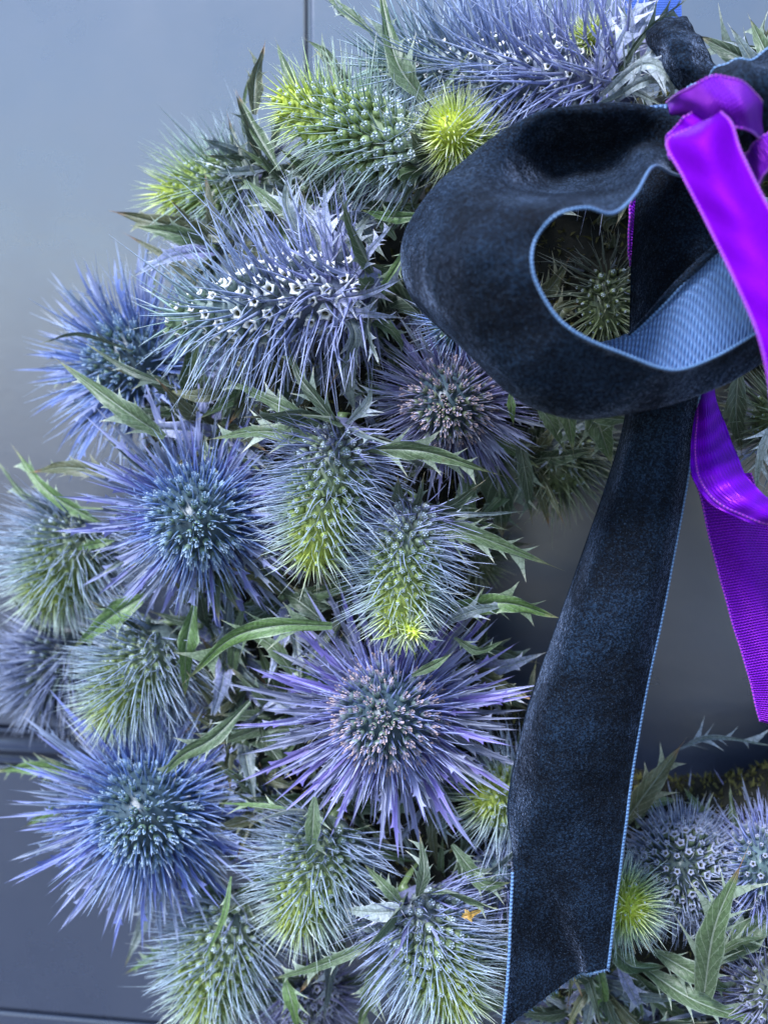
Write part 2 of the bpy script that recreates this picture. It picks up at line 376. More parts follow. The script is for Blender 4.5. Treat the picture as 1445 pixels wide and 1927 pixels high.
def lathe_pts(prof, n):
    return [(r*math.cos(2*math.pi*k/n), r*math.sin(2*math.pi*k/n), z) for r, z in prof for k in range(n)]
def lathe_faces(m, n):
    return [(i*n+k, i*n+(k+1) % n, (i+1)*n+(k+1) % n, (i+1)*n+k) for i in range(m-1) for k in range(n)]
def floret_mesh(kind, seed):
    rs = np.random.RandomState(seed); mb = MB(); n = 10
    rim = (.36, .38, .52) if kind == 'lstar' else (.86, .86, .84)
    if kind in ('star', 'lstar'):       # open cup: green calyx, white five-toothed rim, dark throat
        pr = [(.45, -.3), (.9, .35), (1.0, .95), (.86, 1.3)]
        C = [(0, 0, 0, 1)]*(n*4)
        mb.add(lathe_pts(pr, n), lathe_faces(4, n), C)
        V = []; Cc = []
        for k in range(n):
            a = 2*math.pi*k/n; out = 1.12 if k % 2 == 0 else .80; up = 1.75 if k % 2 == 0 else 1.42
            for r, z, c in ((out*.86, 1.28+.0*up, (.46, .50, .48)), (out*(.92+.1*rs.rand()), up, rim), (.52, 1.52, tuple(q*.96 for q in rim)), (.34, 1.1, (.10, .10, .05)), (.05, .9, (.03, .03, .015))):
                V.append((r*math.cos(a), r*math.sin(a), z)); Cc.append((*c, 0))
        F = [(k*5+i, ((k+1) % n)*5+i, ((k+1) % n)*5+i+1, k*5+i+1) for k in range(n) for i in range(4)]
        mb.add(V, F, Cc)
    elif kind == 'bead':     # closed bud: round calyx with five pale incurved petals on top
        pr = [(.5, -.3), (.92, .3), (.95, .8), (.6, 1.2), (.1, 1.3)]
        mb.add(lathe_pts(pr, n), lathe_faces(5, n), [(0, 0, 0, 1)]*(n*5))
        for k in range(6):
            a = 2*math.pi*k/5+rs.rand()*.3; r = .40 if k < 5 else 0
            c = np.array((r*math.cos(a), r*math.sin(a), 1.28 if k < 5 else 1.42)); s = .23
            V = [c+np.array(q)*s for q in ((1, 0, 0), (0, 1, 0), (-1, 0, 0), (0, -1, 0), (0, 0, 1.3), (0, 0, -1))]
            mb.add(V, [(0, 1, 4), (1, 2, 4), (2, 3, 4), (3, 0, 4), (1, 0, 5), (2, 1, 5), (3, 2, 5), (0, 3, 5)], [(.55, .68, .82, 0)]*4+[(.85, .90, .96, 0)]+[(.3, .4, .5, 0)])
    else:                    # 'stamen' / 'peach': narrow calyx, upright petals, stamens with anthers
        ant = (.78, .56, .50) if kind == 'peach' else (.62, .76, .88)
        pet = (.46, .48, .74) if kind == 'peach' else (.24, .40, .66)
        pr = [(.4, -.4), (.75, .2), (.85, .9), (.5, 1.2)]
        mb.add(lathe_pts(pr, 8), lathe_faces(4, 8), [(0, 0, 0, 1)]*32)
        for k in range(5):
            a = 2*math.pi*k/5+rs.rand()*.4; ca, sa = math.cos(a), math.sin(a); t = np.array((-sa, ca, 0)); o = np.array((ca, sa, 0)); z = np.array((0, 0, 1.))
            V = [o*.62+z*.9-t*.3, o*.62+z*.9+t*.3, o*(.85+.2*rs.rand())+z*1.7+t*.22, o*.9+z*2.05, o*.85+z*1.7-t*.22]
            mb.add(V, [(0, 1, 2, 4), (4, 2, 3)], [(*pet, 0)]*2+[(*lerp(pet, ant, .5), 0)]*3)
            # stamen
            b0 = o*.25+z*1.0; b1 = o*(.5+.35*rs.rand())+z*(1.8+.4*rs.rand())+t*rs.randn()*.2; r = .09
            mb.add([b0+o*r, b0+t*r, b0-o*r-t*r, b1+o*r, b1+t*r, b1-o*r-t*r], [(0, 1, 4, 3), (1, 2, 5, 4), (2, 0, 3, 5)], [(*pet, 0)]*3+[(*ant, 0)]*3)
            s = .15; V = [b1+np.array(q)*s for q in ((1, 0, 0), (0, 1, 0), (-1, 0, 0), (0, -1, 0), (0, 0, 1.8), (0, 0, -1.2))]
            mb.add(V, [(0, 1, 4), (1, 2, 4), (2, 3, 4), (3, 0, 4), (1, 0, 5), (2, 1, 5), (3, 2, 5), (0, 3, 5)], [(*ant, 0)]*6)
    return mb.mesh('floret_'+kind, M_FLORET)
FLORETS = {k: [floret_mesh(k, s) for s in range(4)] for k in ('star', 'lstar', 'bead', 'stamen', 'peach')}

def blade_into(mb, path, face, W, ca, cb, cedge, ctip, nteeth, tooth, seed, fold=.25, n=26, stalk=.3, peak=.42):
    """a leaf blade along path: folded about its midrib, spiny-toothed margin"""
    rs = np.random.RandomState(seed)
    c = crom(path, n); tg = nrm(np.gradient(c, axis=0))
    f = np.asarray(face, float); f = f[None, :] if f.ndim == 1 else crom(f, n)
    side = nrm(np.cross(tg, np.broadcast_to(f, tg.shape))); up = nrm(np.cross(side, tg))
    v = np.linspace(0, 1, n)
    w = np.where(v < peak, stalk+(1-stalk)*np.sin(np.clip(v/peak, 0, 1)*math.pi/2)**1.3, np.clip((1-v)/(1-peak), 0, 1)**.85)*W*.5
    w = w*(1+.06*np.sin(v*23+seed)); w[-1] = W*.008
    Lg = np.linalg.norm(np.diff(c, axis=0), axis=1).sum()
    us = (-1, -.87, -.45, -.07, 0, .07, .45, .87, 1)
    V = []; C = []; U = []
    wav = .05*W*np.sin(v*14+seed*1.7)
    for i in range(n):
        base = lerp(ca, cb, v[i]); base = lerp(base, ctip, max(0, (v[i]-.86)/.14))
        for u in us:
            z = fold*abs(u)*w[i] - (.10*W*(w[i]/(W*.5+1e-9)) if abs(u) < .03 else 0) + (wav[i]*abs(u)*(1 if u > 0 else -1) if abs(u) > .9 else 0)
            V.append(c[i]+side[i]*u*w[i]+up[i]*z)
            C.append((*(lerp(base, cedge, .75) if abs(u) > .9 else base), 0)); U.append((u, v[i]))
    k = len(us)
    F = [(i*k+j, (i+1)*k+j, (i+1)*k+j+1, i*k+j+1) for i in range(n-1) for j in range(k-1)]
    mb.add(V, F, C, U)
    # lobes with thorns
    for s in (-1, 1):
        vv = np.linspace(.16, .88, nteeth+1)[:nteeth] + rs.rand(nteeth)*.09 + (0 if s > 0 else .04)
        for tv in vv:
            big = rs.rand() < .35
            i = int(tv*(n-1)); i2 = min(n-2, i+max(1, int(n*(.045+.06*big))))
            if i2 <= i: continue
            e0 = c[i]+side[i]*s*w[i]+up[i]*fold*w[i]; e1 = c[i2]+side[i2]*s*w[i2]+up[i2]*fold*w[i2]
            m0 = c[i]+side[i]*s*w[i]*.6+up[i]*fold*w[i]*.6
            tl = tooth*(1.35 if big else .7)*(.6+.7*rs.rand())
            dr = nrm(side[i]*s*(.8+.3*rs.rand())+tg[i]*(.75+.4*rs.rand())+up[i]*rs.randn()*.35)
            mid = (e0*.35+e1*.65); tip = mid+dr*tl; mm = mid+dr*tl*.45
            hw = nrm(e1-e0)*np.linalg.norm(e1-e0)*.16
            base = lerp(lerp(ca, cb, tv), cedge, .5)
            mb.add([e0, e1, mm+hw, mm-hw, tip+side[i]*1e-5, m0+up[i]*1e-5], [(0, 1, 2, 3), (3, 2, 4)], [(*base, 0)]*2+[(*lerp(base, cedge, .8), 0)]*2+[(*lerp(cedge, CREAM, .6), 0)]+[(*base, 0)], [(.5, tv)]*6)
    # end thorn
    t = c[-1]; d = tg[-1]; a = side[-1]*W*.02+1e-6; b = up[-1]*W*.02
    mb.add([t-a, t+a, t+b, t+d*tooth*.9], [(0, 1, 3), (1, 2, 3), (2, 0, 3)], [(*ctip, 0)]*3+[(*lerp(ctip, CREAM, .7), 0)], [(.6, 1)]*4)

LEAFC = {  # base, mid-to-tip, edge, tip
    'green': ((.105, .150, .085), (.095, .150, .060), (.34, .40, .32), (.30, .30, .16)),
    'bright': ((.130, .215, .080), (.125, .225, .055), (.38, .46, .32), (.42, .38, .18)),
    'dark': ((.050, .072, .052), (.050, .075, .040), (.20, .25, .21), (.30, .24, .14)),  # darker green, with the leaves' shading put into the colour
    'olive': ((.090, .100, .060), (.120, .120, .055), (.30, .30, .21), (.34, .14, .06)),
    'blue': ((.120, .145, .20), (.140, .185, .18), (.42, .47, .55), (.42, .44, .38)),
    'lilac': ((.24, .23, .47), (.25, .30, .42), (.55, .57, .76), (.58, .58, .60)),
    'pale': ((.38, .42, .47), (.36, .42, .38), (.66, .70, .76), (.6, .6, .5)),
    'dim': ((.05, .066, .04), (.066, .085, .045), (.15, .17, .12), (.3, .25, .15)),  # for leaves lying in shade, the shade is part of these colours
}
def leaf(head, pts, W, colour='green', teeth=4, tip=None, tooth=None, fold=.25, seed=None, face=None, stalk=.3, peak=.42):
    """a large leaf: pts are (px, py, h) from base to tip; W is its width in photo pixels"""
    seed = rng.randrange(10**6) if seed is None else seed
    pw = np.array([P(*p) for p in pts]); s = PXM(pw[0]); mb = MB()
    ca, cb, ce, ct = [np.array(c) for c in LEAFC[colour]]
    if tip is not None: ct = np.array(tip)
    rs = np.random.RandomState(seed)
    if face is None:
        tocam = nrm(np.array(CAM)-pw.mean(0)); face = nrm(tocam+rs.randn(3)*.28)
    org = pw[0].copy()
    blade_into(mb, pw-org, face, W*s*.84, ca, cb, ce, ct, teeth, (tooth or 22)*s, seed, fold, n=30, stalk=stalk, peak=peak)
    o = link('leaf', mb.mesh('leaf', M_LEAF), head, Matrix.Translation(Vector(org)-head.location))
    return o

# bract templates: unit length along +Z, face to +X... scaled per copy
BR = []
for k in range(6):
    mb = MB(); b = .06*(k-2.5)/2.5
    path = [(0, 0, 0), (.10+b, 0, .35), (.13+b, .02*(k % 3-1), .7), (.08+b*2, .05*(k % 3-1), 1.0)]
    blade_into(mb, path, (1, 0, 0), .066 if k % 2 else .046, np.array((1, 1, 1)), np.array((1, 1, 1)), np.array((1, 1, 1)), np.array((1, 1, 1)), 3 if k % 2 else 2, .05, 31+k, .3, n=22, stalk=.55, peak=.5)
    C = np.vstack(mb.C); U = np.vstack(mb.U)
    # colour: object colour, lifted to a pale margin and tip
    e = np.clip((np.abs(U[:, 0])-.9)*10, 0, 1)*.55+np.clip((U[:, 1]-.7)/.3, 0, 1)*.35+(np.abs(U[:, 0])<.03)*.25
    C[:, :3] = (.50, .54, .74); C[:, 3] = 1-np.clip(e, 0, .7)
    BR.append(make_mesh('bract', np.vstack(mb.V), mb.F, C, U, [M_LEAF if k == 9 else M_SPINE]))

# palettes along the cone, base (0) -> tip (1): spine root, spine middle, spine tip, core, floret
V_ = lambda *a: np.array(a)
PAL = {
 'lime':   [(0, (V_(.15,.20,.24), V_(.22,.30,.36), V_(.52,.60,.70))), (.5, (V_(.26,.36,.10), V_(.26,.38,.28), V_(.54,.64,.66))), (.8, (V_(.46,.56,.06), V_(.46,.58,.18), V_(.66,.76,.58))), (1, (V_(.62,.70,.05), V_(.62,.72,.14), V_(.82,.88,.62)))],
 'limeall':[(0, (V_(.36,.48,.07), V_(.48,.60,.22), V_(.78,.85,.68))), (1, (V_(.66,.74,.06), V_(.74,.82,.26), V_(.94,.95,.80)))],
 'bluegreen': [(0, (V_(.17,.16,.38), V_(.24,.26,.52), V_(.50,.54,.78))), (.45, (V_(.22,.30,.14), V_(.23,.31,.48), V_(.52,.60,.80))), (.8, (V_(.40,.48,.08), V_(.32,.42,.38), V_(.60,.70,.76))), (1, (V_(.56,.64,.07), V_(.54,.64,.26), V_(.80,.85,.74)))],
 'green':  [(0, (V_(.14,.18,.22), V_(.21,.27,.44), V_(.50,.57,.78))), (.6, (V_(.28,.36,.09), V_(.24,.33,.38), V_(.54,.64,.76))), (1, (V_(.46,.54,.08), V_(.42,.52,.28), V_(.70,.77,.74)))],
 'violet': [(0, (V_(.17,.13,.46), V_(.25,.23,.60), V_(.50,.51,.80))), (.6, (V_(.12,.14,.38), V_(.22,.24,.56), V_(.50,.54,.80))), (1, (V_(.10,.17,.22), V_(.16,.20,.40), V_(.42,.48,.70)))],
 'blue':   [(0, (V_(.13,.16,.50), V_(.19,.26,.62), V_(.46,.56,.82))), (.6, (V_(.08,.15,.40), V_(.15,.24,.56), V_(.46,.57,.82))), (1, (V_(.08,.16,.18), V_(.12,.20,.36), V_(.40,.50,.70)))],
 'bluegrey': [(0, (V_(.07,.09,.18), V_(.16,.19,.36), V_(.38,.42,.60))), (1, (V_(.05,.07,.11), V_(.14,.18,.29), V_(.38,.43,.56)))],  # spine middles and tips darkened, shading carried in the colour
 'silver': [(0, (V_(.18,.18,.42), V_(.29,.31,.60), V_(.56,.60,.86))), (.55, (V_(.17,.22,.36), V_(.26,.33,.54), V_(.56,.63,.84))), (1, (V_(.20,.30,.17), V_(.24,.37,.33), V_(.54,.65,.72)))],
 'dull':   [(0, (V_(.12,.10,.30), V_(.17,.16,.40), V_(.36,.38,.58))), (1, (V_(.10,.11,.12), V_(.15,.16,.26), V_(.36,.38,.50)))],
 'dim':    [(0, (V_(.07,.08,.09), V_(.09,.11,.11), V_(.24,.26,.26))), (1, (V_(.10,.13,.06), V_(.13,.17,.08), V_(.28,.31,.22)))],  # for heads in shadow, their shade painted into the spine colours
}
def pal(p, t, i):
    s = [(a, b[i]) for a, b in PAL[p]]; return ramp(s, t)
GROUP = 'sea holly flower heads bound into the wreath'
HEADS = {}
def head(key, label, base, tip, r, palette, nfl=90, fl='bead', flr=7, spine=75, ns=260, sw=2.3, lean=.5, bracts=0, brl=150, brc=(.2, .2, .5), brel=.15, brw=1.0,
         fill=5, fillc=('green', 'dark', 'blue'), filll=130, ptop=2.6, flcol=None, bell=.15, tips=.5, fmin=0.0):
    seed = sum(ord(ch)*(i+3) for i, ch in enumerate(key)); rs = np.random.RandomState(seed)
    spine *= 1.18; ns = int(ns*1.25); bracts = int(bracts*1.6); nfl = int(nfl*(.9 if fl in ('stamen', 'peach') else 1.55 if fl == 'bead' else 1.15)); flr *= 1.0; fill = int(fill*1.7); flr *= 1.2
    ball = fl in ('stamen', 'peach'); lean *= .75
    if ball: ns = int(ns*1.8); r *= 1.36; nfl = int(nfl*1.35); spine *= .92; sw *= .9; bracts = int(bracts*1.25); ptop = 2.1
    elif palette != 'limeall' and key not in ('globe', 'top', 'white'): r *= 1.14; spine *= .86; flr *= 1.0; sw *= .88; ns = int(ns*1.2)
    B = P(*base); T = P(*tip); ax = T-B; L = np.linalg.norm(ax); az = ax/L; s = PXM((B+T)/2)
    r = r*s; flr = flr*s; spine = spine*s; sw = sw*s; brl = brl*s
    x = nrm(np.cross(az, (0.21, -.3, 1) if abs(az[2]) < .9 else (1, .2, .1))); y = np.cross(az, x)
    Rm = np.array((x, y, az)).T
    root = thing('sea_holly_flower', B, label, 'flower', GROUP); HEADS[key] = root
    R4 = Matrix([list(Rm[0])+[0], list(Rm[1])+[0], list(Rm[2])+[0], [0, 0, 0, 1]])
    def prof(t):   # radius of the cone at t
        return r*(.80+.20*np.sin(np.clip(t/.35, 0, 1)*math.pi/2))*np.sqrt(np.clip(1-t**ptop, 0, 1))
    # core
    m, n = 14, 18; ts = np.linspace(-.08, 1, m); V = []; C = []
    for t in ts:
        rr = max(prof(max(t, 0))*(.4 if t < 0 else .97), r*.02)
        for k in range(n):
            a = 2*math.pi*k/n; V.append((rr*math.cos(a), rr*math.sin(a), t*L)); C.append((*(lerp(pal(palette, max(t, 0), 0), (.12, .16, .06), .35) if not ball else np.array((.045, .075, .095))), 0))
    F = lathe_faces(m, n); F.append(tuple(range((m-1)*n, m*n)))
    cone = link('flower_cone', make_mesh('flower_cone', V, F, C, None, [M_FLORET]), root, R4)
    # stem back into the moss
    tgt = np.array(RC)+np.array((0, 0, 0)); q = B-np.array(RC); q[1] = 0; q = nrm(q)*RR; rc = np.array(RC)+q
    back = (rc-B)*.85
    st = crom([np.zeros(3), -az*.006, back], 6); V = []; 
    for c in st:
        for k in range(6): a = k*math.pi/3; V.append(c+(x*math.cos(a)+y*math.sin(a))*r*.16)
    link('stem', make_mesh('stem', V, lathe_faces(6, 6), [(.14, .2, .08, 0)]*len(V), None, [M_FLORET]), root)
    # points on the cone, even in area
    tt = np.linspace(0, 1, 400); rr = prof(tt); dr = np.gradient(rr, tt*L); ar = rr*np.sqrt(1+np.clip(dr, -8, 8)**2)+1e-9
    cdf = np.cumsum(ar); cdf /= cdf[-1]
    view = nrm(np.array(CAM)-B)
    def point(u, ang):
        t = np.interp(u, cdf, tt); rad = prof(t); sl = np.interp(t, tt, np.clip(dr, -8, 8))
        o = np.array((math.cos(ang), math.sin(ang), 0)); nn = nrm(o-np.array((0, 0, sl))); return t, o*rad+np.array((0, 0, t*L)), nn
    GA = 2.399963
    for i in range(nfl):
        u = (i+.5)/nfl
        if ball: u = 1-(1-u)**1.45
        t, p, nn = point(u, i*GA)
        if t < fmin: continue
        nw = Rm @ nn
        if nw @ view < -.25 or rs.rand() < .06: continue
        tlt = nrm(nn+np.array((0, 0, .25))+rs.randn(3)*.06); sz = flr*(1.0-(.1 if fl in ('stamen', 'peach') else .45)*max(0, t-.6)/.4)*(.72+.5*rs.rand())
        if fl == 'bead': sz *= .85+.3*(1-t)
        q = Vector(tlt).to_track_quat('Z', 'Y').to_matrix().to_4x4() @ Matrix.Rotation(rs.rand()*6.28, 4, 'Z')
        o = link('floret', FLORETS[fl][rs.randint(4)], cone, Matrix.Translation(Vector(p)) @ q @ Matrix.Diagonal((sz, sz, sz*(1.0+.2*rs.rand()), 1)))
        fc = pal(palette, t, 0) if flcol is None else np.array(flcol); fc = lerp(fc, (.24, .31, .10), .45)*(.85+.35*rs.rand())
        o.color = (*fc, 1)
    # spines: one bracteole under each floret
    mb = MB()
    for i in range(ns):
        u = (i+.35)/ns; t, p, nn = point(u, i*GA+.9)
        if (Rm@nn) @ view < -.55 and rs.rand() < .6: continue
        l = spine*(.75+.5*rs.rand())*(1-tips*max(0, t-.55)/.45)*((1.75-1.1*min(1, t/.75)) if ball else 1)
        fwd = lean*(.40+.75*t)
        d = nn+np.array((0, 0, fwd))+rs.randn(3)*.12
        bend = np.array((0, 0, .06))+rs.randn(3)*(.09 if rs.rand() < .9 else .3)
        j = (.78+.45*rs.rand())
        c0, c1, c2 = pal(palette, t, 0)*j, pal(palette, t, 1)*j, pal(palette, t, 2)*(.8+.35*rs.rand())
        if rs.rand() < .18: c1 = lerp(c1, c2, .6)
        if rs.rand() < .07: c2 = lerp(c2, CREAM, .6)
        add_spine(mb, p*.985, d, bend, l, sw*(.8+.5*rs.rand()), c0, c1, c2, l > spine*.8 and rs.rand() < .55, rs)
    so_ = link('spines', mb.mesh('spines', M_SPINE), root, R4); so_['kind'] = 'stuff'
    # large spiny bracts round the base of the cone
    for i in range(bracts):
        ang = i*GA+rs.rand()*.3; ring = i % 3; o = np.array((math.cos(ang), math.sin(ang), 0))
        el = brel+ring*.17+rs.randn()*.08
        d = nrm(o*math.cos(el)+np.array((0, 0, math.sin(el))))
        p = o*r*.55+np.array((0, 0, L*(.0+.09*ring)))
        zc = d; xc = nrm(np.array((0, 0, 1.))-d*d[2]); yc = np.cross(zc, xc)
        mm = Matrix([[xc[k], yc[k], zc[k], 0] for k in range(3)]+[[0, 0, 0, 1]])
        l = brl*(.78+.38*rs.rand())*(1-.12*ring); wsc = brw*(.8+.45*rs.rand())
        ob = link('bract', BR[rs.randint(6)], root, R4 @ Matrix.Translation(Vector(p)) @ mm @ Matrix.Diagonal((l, l*wsc, l, 1)))
        c = np.array(brc)*(.72+.55*rs.rand()); g_ = rs.rand()
        if g_ < .28: c = lerp(c, (.16, .20, .17), .65)
        elif g_ < .68: c = lerp(c, (.38, .42, .62), .6)
        ob.color = (*np.clip(c, 0, 1), 1)
    # broad toothed leaves of the collar below
    for i in range(fill):
        ang = 2*math.pi*(i+rs.rand()*.7)/max(fill, 1); o = x*math.cos(ang)+y*math.sin(ang)
        ll = filll*s*(.7+.6*rs.rand())
        p0 = B-az*L*.05+o*r*.3
        d1 = nrm(o*1.0+az*(.1+.3*rs.rand())); d2 = nrm(o*1.0+az*(-.25+.7*rs.rand())+rs.randn(3)*.15)
        pts = np.array([p0, p0+d1*ll*.5, p0+d1*ll*.5+d2*ll*.55])
        if pts[:, 1].max() > -.008: pts[:, 1] = np.minimum(pts[:, 1], -.008)
        mb = MB(); ca, cb, ce, ct = [np.array(c) for c in LEAFC[fillc[rs.randint(len(fillc))]]]; j = .8+.4*rs.rand()
        blade_into(mb, pts-p0, nrm(az+view*.4+rs.randn(3)*.3), ll*(.15+.10*rs.rand()), ca*j, cb*j, ce, ct, 3+rs.randint(3), 16*s, rs.randint(10**6), .3, n=22, stalk=.5)
        link('leaf', mb.mesh('leaf', M_LEAF), root, Matrix.Translation(Vector(p0-B)))
    return root
# ------------------------------------------------------------------ flower heads  (photo px, px, mm above the door)
H = head
H('top', 'long violet blue flower head lying across the top, spines standing up, cream florets', (1175,150,82), (690,120,66), 62, 'silver', 190, 'star', 7.0, 150, 640, 2.9, .30, 16, 180, (.32,.33,.62), .5, 1.0, 5, ('lilac','pale','blue'), 150)
H('limetip', 'long green flower head with a lime yellow tip pointing left at the door groove', (800,300,82), (520,180,80), 52, 'lime', 130, 'bead', 10, 92, 380, 2.2, .45, 0, 0, (0,0,0), 0, 1, 6, ('dark','green','green'), 150)
H('limeball', 'short lime yellow flower head tucked against the top left of the velvet loop', (880,275,70), (838,238,106), 52, 'limeall', 60, 'bead', 5, 50, 560, 1.8, .9, 0, 0, (0,0,0), 0, 1, 3, ('dark','green'), 120)
H('yellowtop', 'small bright yellow green tuft behind the violet spines at the top edge', (1108,100,78), (1115,52,92), 28, 'limeall', 30, 'bead', 4, 30, 300, 1.8, .8, fill=2, filll=90)
H('leftgreen', 'soft green flower head half hidden behind the brown tipped leaf, pale tip to the left', (495,335,48), (300,372,44), 44, 'lime', 80, 'bead', 7, 92, 260, 2.2, .6, fill=4, filll=130)
H('white', 'pale blue flower head with rows of open white star florets, lying sideways', (690,535,82), (310,610,88), 60, 'silver', 120, 'star', 10.8, 130, 370, 2.8, .42, 16, 190, (.28,.30,.58), .45, 1.0, 6, ('blue','lilac','green'), 170)
H('leftblue', 'blurred deep blue flower head at the left edge behind the pale sideways one', (265,690,40), (205,672,60), 66, 'blue', 70, 'stamen', 7, 95, 130, 2.8, .45, 48, 190, (.14,.20,.46), .25, .9, 5, ('dark','green'), 140)
H('bluestar', 'blue flower head facing forward, long radiating bracts, left of the lime tipped hanging one', (382,962,62), (362,990,98), 70, 'blue', 85, 'stamen', 7.5, 62, 210, 2.6, .35, 66, 205, (.19,.20,.50), .12, .9, 7, ('green','bright','blue'), 190)
H('hang1', 'hanging flower head with blue beads and a lime green tip, middle of the wreath', (642,810,84), (584,1075,96), 58, 'bluegreen', 150, 'bead', 7.5, 92, 420, 2.2, .42, 16, 120, (.17,.17,.40), .3, .9, 6, ('blue','green','dark'), 170)
H('hang2', 'hanging blue green flower head with a small lime side shoot at its tip', (772,960,80), (745,1195,98), 50, 'bluegreen', 150, 'bead', 7.5, 88, 400, 2.1, .42, 12, 120, (.16,.15,.36), .3, .9, 6, ('blue','green','dark'), 160)
H('shoot', 'tiny lime green side shoot with a star of pointed bracts', (765,1180,99), (783,1196,107), 13, 'limeall', 10, 'bead', 3, 20, 50, 2.0, .6, 16, 66, (.56,.68,.16), .2, 1.2, 0, ('green',), 60)
H('velvetshade', 'dull violet flower head with brown florets under the left side of the velvet loop', (850,745,66), (838,775,92), 58, 'dull', 70, 'peach', 8, 66, 180, 2.4, .35, 46, 165, (.17,.16,.36), .15, .85, 6, ('green','dark'), 170)
H('behindvelvet', 'pale spined flower head mostly hidden behind the left edge of the velvet loop', (880,600,70), (835,625,84), 36, 'blue', 30, 'bead', 6, 62, 130, 2.2, .5, 10, 80, (.34,.38,.60), .3, .9, 2, ('dark',), 110)
H('leftcone', 'blurred grey green flower head pointing down and left at the left edge', (165,985,46), (75,1150,56), 60, 'green', 100, 'bead', 6, 92, 440, 2.2, .5, 8, 110, (.16,.20,.34), .4, .9, 5, ('dark','green','blue'), 140)
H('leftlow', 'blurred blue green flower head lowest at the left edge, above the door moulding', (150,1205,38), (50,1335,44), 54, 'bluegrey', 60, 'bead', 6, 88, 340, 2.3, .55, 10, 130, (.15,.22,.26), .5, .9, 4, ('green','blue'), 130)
H('limelow', 'green flower head with a lime tip above the lower left blue one', (315,1195,64), (185,1365,74), 56, 'green', 120, 'bead', 6.5, 88, 480, 2.1, .5, 6, 110, (.16,.22,.30), .4, .9, 5, ('green','dark'), 140)
H('bluelow', 'big bright blue flower head facing forward at the lower left over the bare door', (290,1510,60), (262,1548,98), 78, 'blue', 105, 'stamen', 7.5, 72, 250, 2.7, .35, 76, 218, (.16,.20,.52), .14, .85, 7, ('green','blue','bright'), 190)
H('violet', 'big violet flower head facing forward with peach anthers, centre of the wreath', (735,1335,68), (718,1362,104), 74, 'violet', 100, 'peach', 8.5, 66, 230, 2.8, .32, 82, 235, (.22,.18,.52), .10, .85, 7, ('green','dark','bright'), 190)
H('greenlow', 'green blue flower head hanging below the violet one, pointing down left', (625,1555,74), (545,1760,90), 56, 'green', 130, 'bead', 7, 92, 400, 2.2, .45, 10, 130, (.16,.20,.34), .35, .9, 6, ('green','blue','dark'), 160)
H('bottomleft', 'pale blue green flower head at the bottom edge, left of the narrow curved leaf', (455,1700,62), (370,1930,74), 62, 'green', 140, 'bead', 7, 88, 420, 2.2, .45, 6, 120, (.2,.24,.4), .4, .9, 5, ('green','dark'), 150)
H('bottommid', 'blue beaded flower head with a yellow green tip at the bottom beside the velvet tail', (775,1690,80), (872,1915,92), 62, 'bluegreen', 150, 'bead', 8.6, 92, 480, 2.3, .42, 16, 140, (.22,.22,.46), .35, .9, 6, ('blue','green','lilac'), 170)
H('ribbonleft', 'green and blue flower head tucked behind the left edge of the velvet tail', (1000,1500,58), (895,1500,74), 48, 'bluegreen', 90, 'bead', 8, 86, 300, 2.2, .35, 8, 110, (.2,.2,.42), .4, .9, 4, ('green','dark'), 140)
H('smallviolet', 'small dark violet flower head beside the velvet tail under the green and blue one', (955,1660,56), (930,1640,72), 40, 'violet', 40, 'lstar', 8, 56, 150, 2.4, .4, 16, 120, (.2,.19,.42), .3, .9, 4, ('green','blue'), 140)
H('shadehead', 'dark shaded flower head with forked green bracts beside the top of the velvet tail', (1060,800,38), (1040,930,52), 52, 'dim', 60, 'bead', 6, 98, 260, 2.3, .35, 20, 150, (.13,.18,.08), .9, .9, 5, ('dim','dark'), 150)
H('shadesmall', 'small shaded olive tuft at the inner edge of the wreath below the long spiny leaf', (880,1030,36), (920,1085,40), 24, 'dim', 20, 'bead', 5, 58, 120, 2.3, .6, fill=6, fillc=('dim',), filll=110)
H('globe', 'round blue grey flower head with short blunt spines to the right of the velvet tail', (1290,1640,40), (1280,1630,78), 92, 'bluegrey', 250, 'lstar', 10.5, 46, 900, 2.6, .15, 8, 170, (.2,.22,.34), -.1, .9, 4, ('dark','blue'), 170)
H('limeright', 'pale lime flower tip peeping out from the right edge of the velvet tail', (1150,1690,70), (1192,1712,92), 40, 'lime', 70, 'bead', 6, 56, 420, 1.9, .7, fill=2, filll=90)
H('rightviolet', 'violet flower head cut by the right edge beside the round blue grey one', (1455,1640,46), (1430,1625,76), 70, 'violet', 170, 'lstar', 8, 62, 520, 2.5, .35, 40, 165, (.20,.19,.45), .3, .85, 4, ('dark','blue'), 150)
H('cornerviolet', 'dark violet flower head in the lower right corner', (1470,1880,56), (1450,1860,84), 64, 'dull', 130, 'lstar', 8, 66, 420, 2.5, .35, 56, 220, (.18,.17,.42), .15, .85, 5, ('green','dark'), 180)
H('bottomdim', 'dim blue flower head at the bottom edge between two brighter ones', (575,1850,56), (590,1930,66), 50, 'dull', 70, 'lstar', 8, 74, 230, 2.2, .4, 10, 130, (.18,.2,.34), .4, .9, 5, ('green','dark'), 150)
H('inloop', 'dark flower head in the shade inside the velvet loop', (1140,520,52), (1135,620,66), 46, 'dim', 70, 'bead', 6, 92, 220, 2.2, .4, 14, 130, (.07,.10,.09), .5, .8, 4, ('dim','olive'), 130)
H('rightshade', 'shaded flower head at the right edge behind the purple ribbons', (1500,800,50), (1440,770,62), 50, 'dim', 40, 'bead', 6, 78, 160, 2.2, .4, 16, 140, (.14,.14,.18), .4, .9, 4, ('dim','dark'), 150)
H('below', 'flower head below the tip of the velvet tail at the bottom edge', (1160,1960,50), (1150,1975,70), 60, 'dull', 30, 'lstar', 8, 60, 140, 2.4, .4, 40, 210, (.20,.22,.34), .15, .85, 6, ('green','dark'), 170)

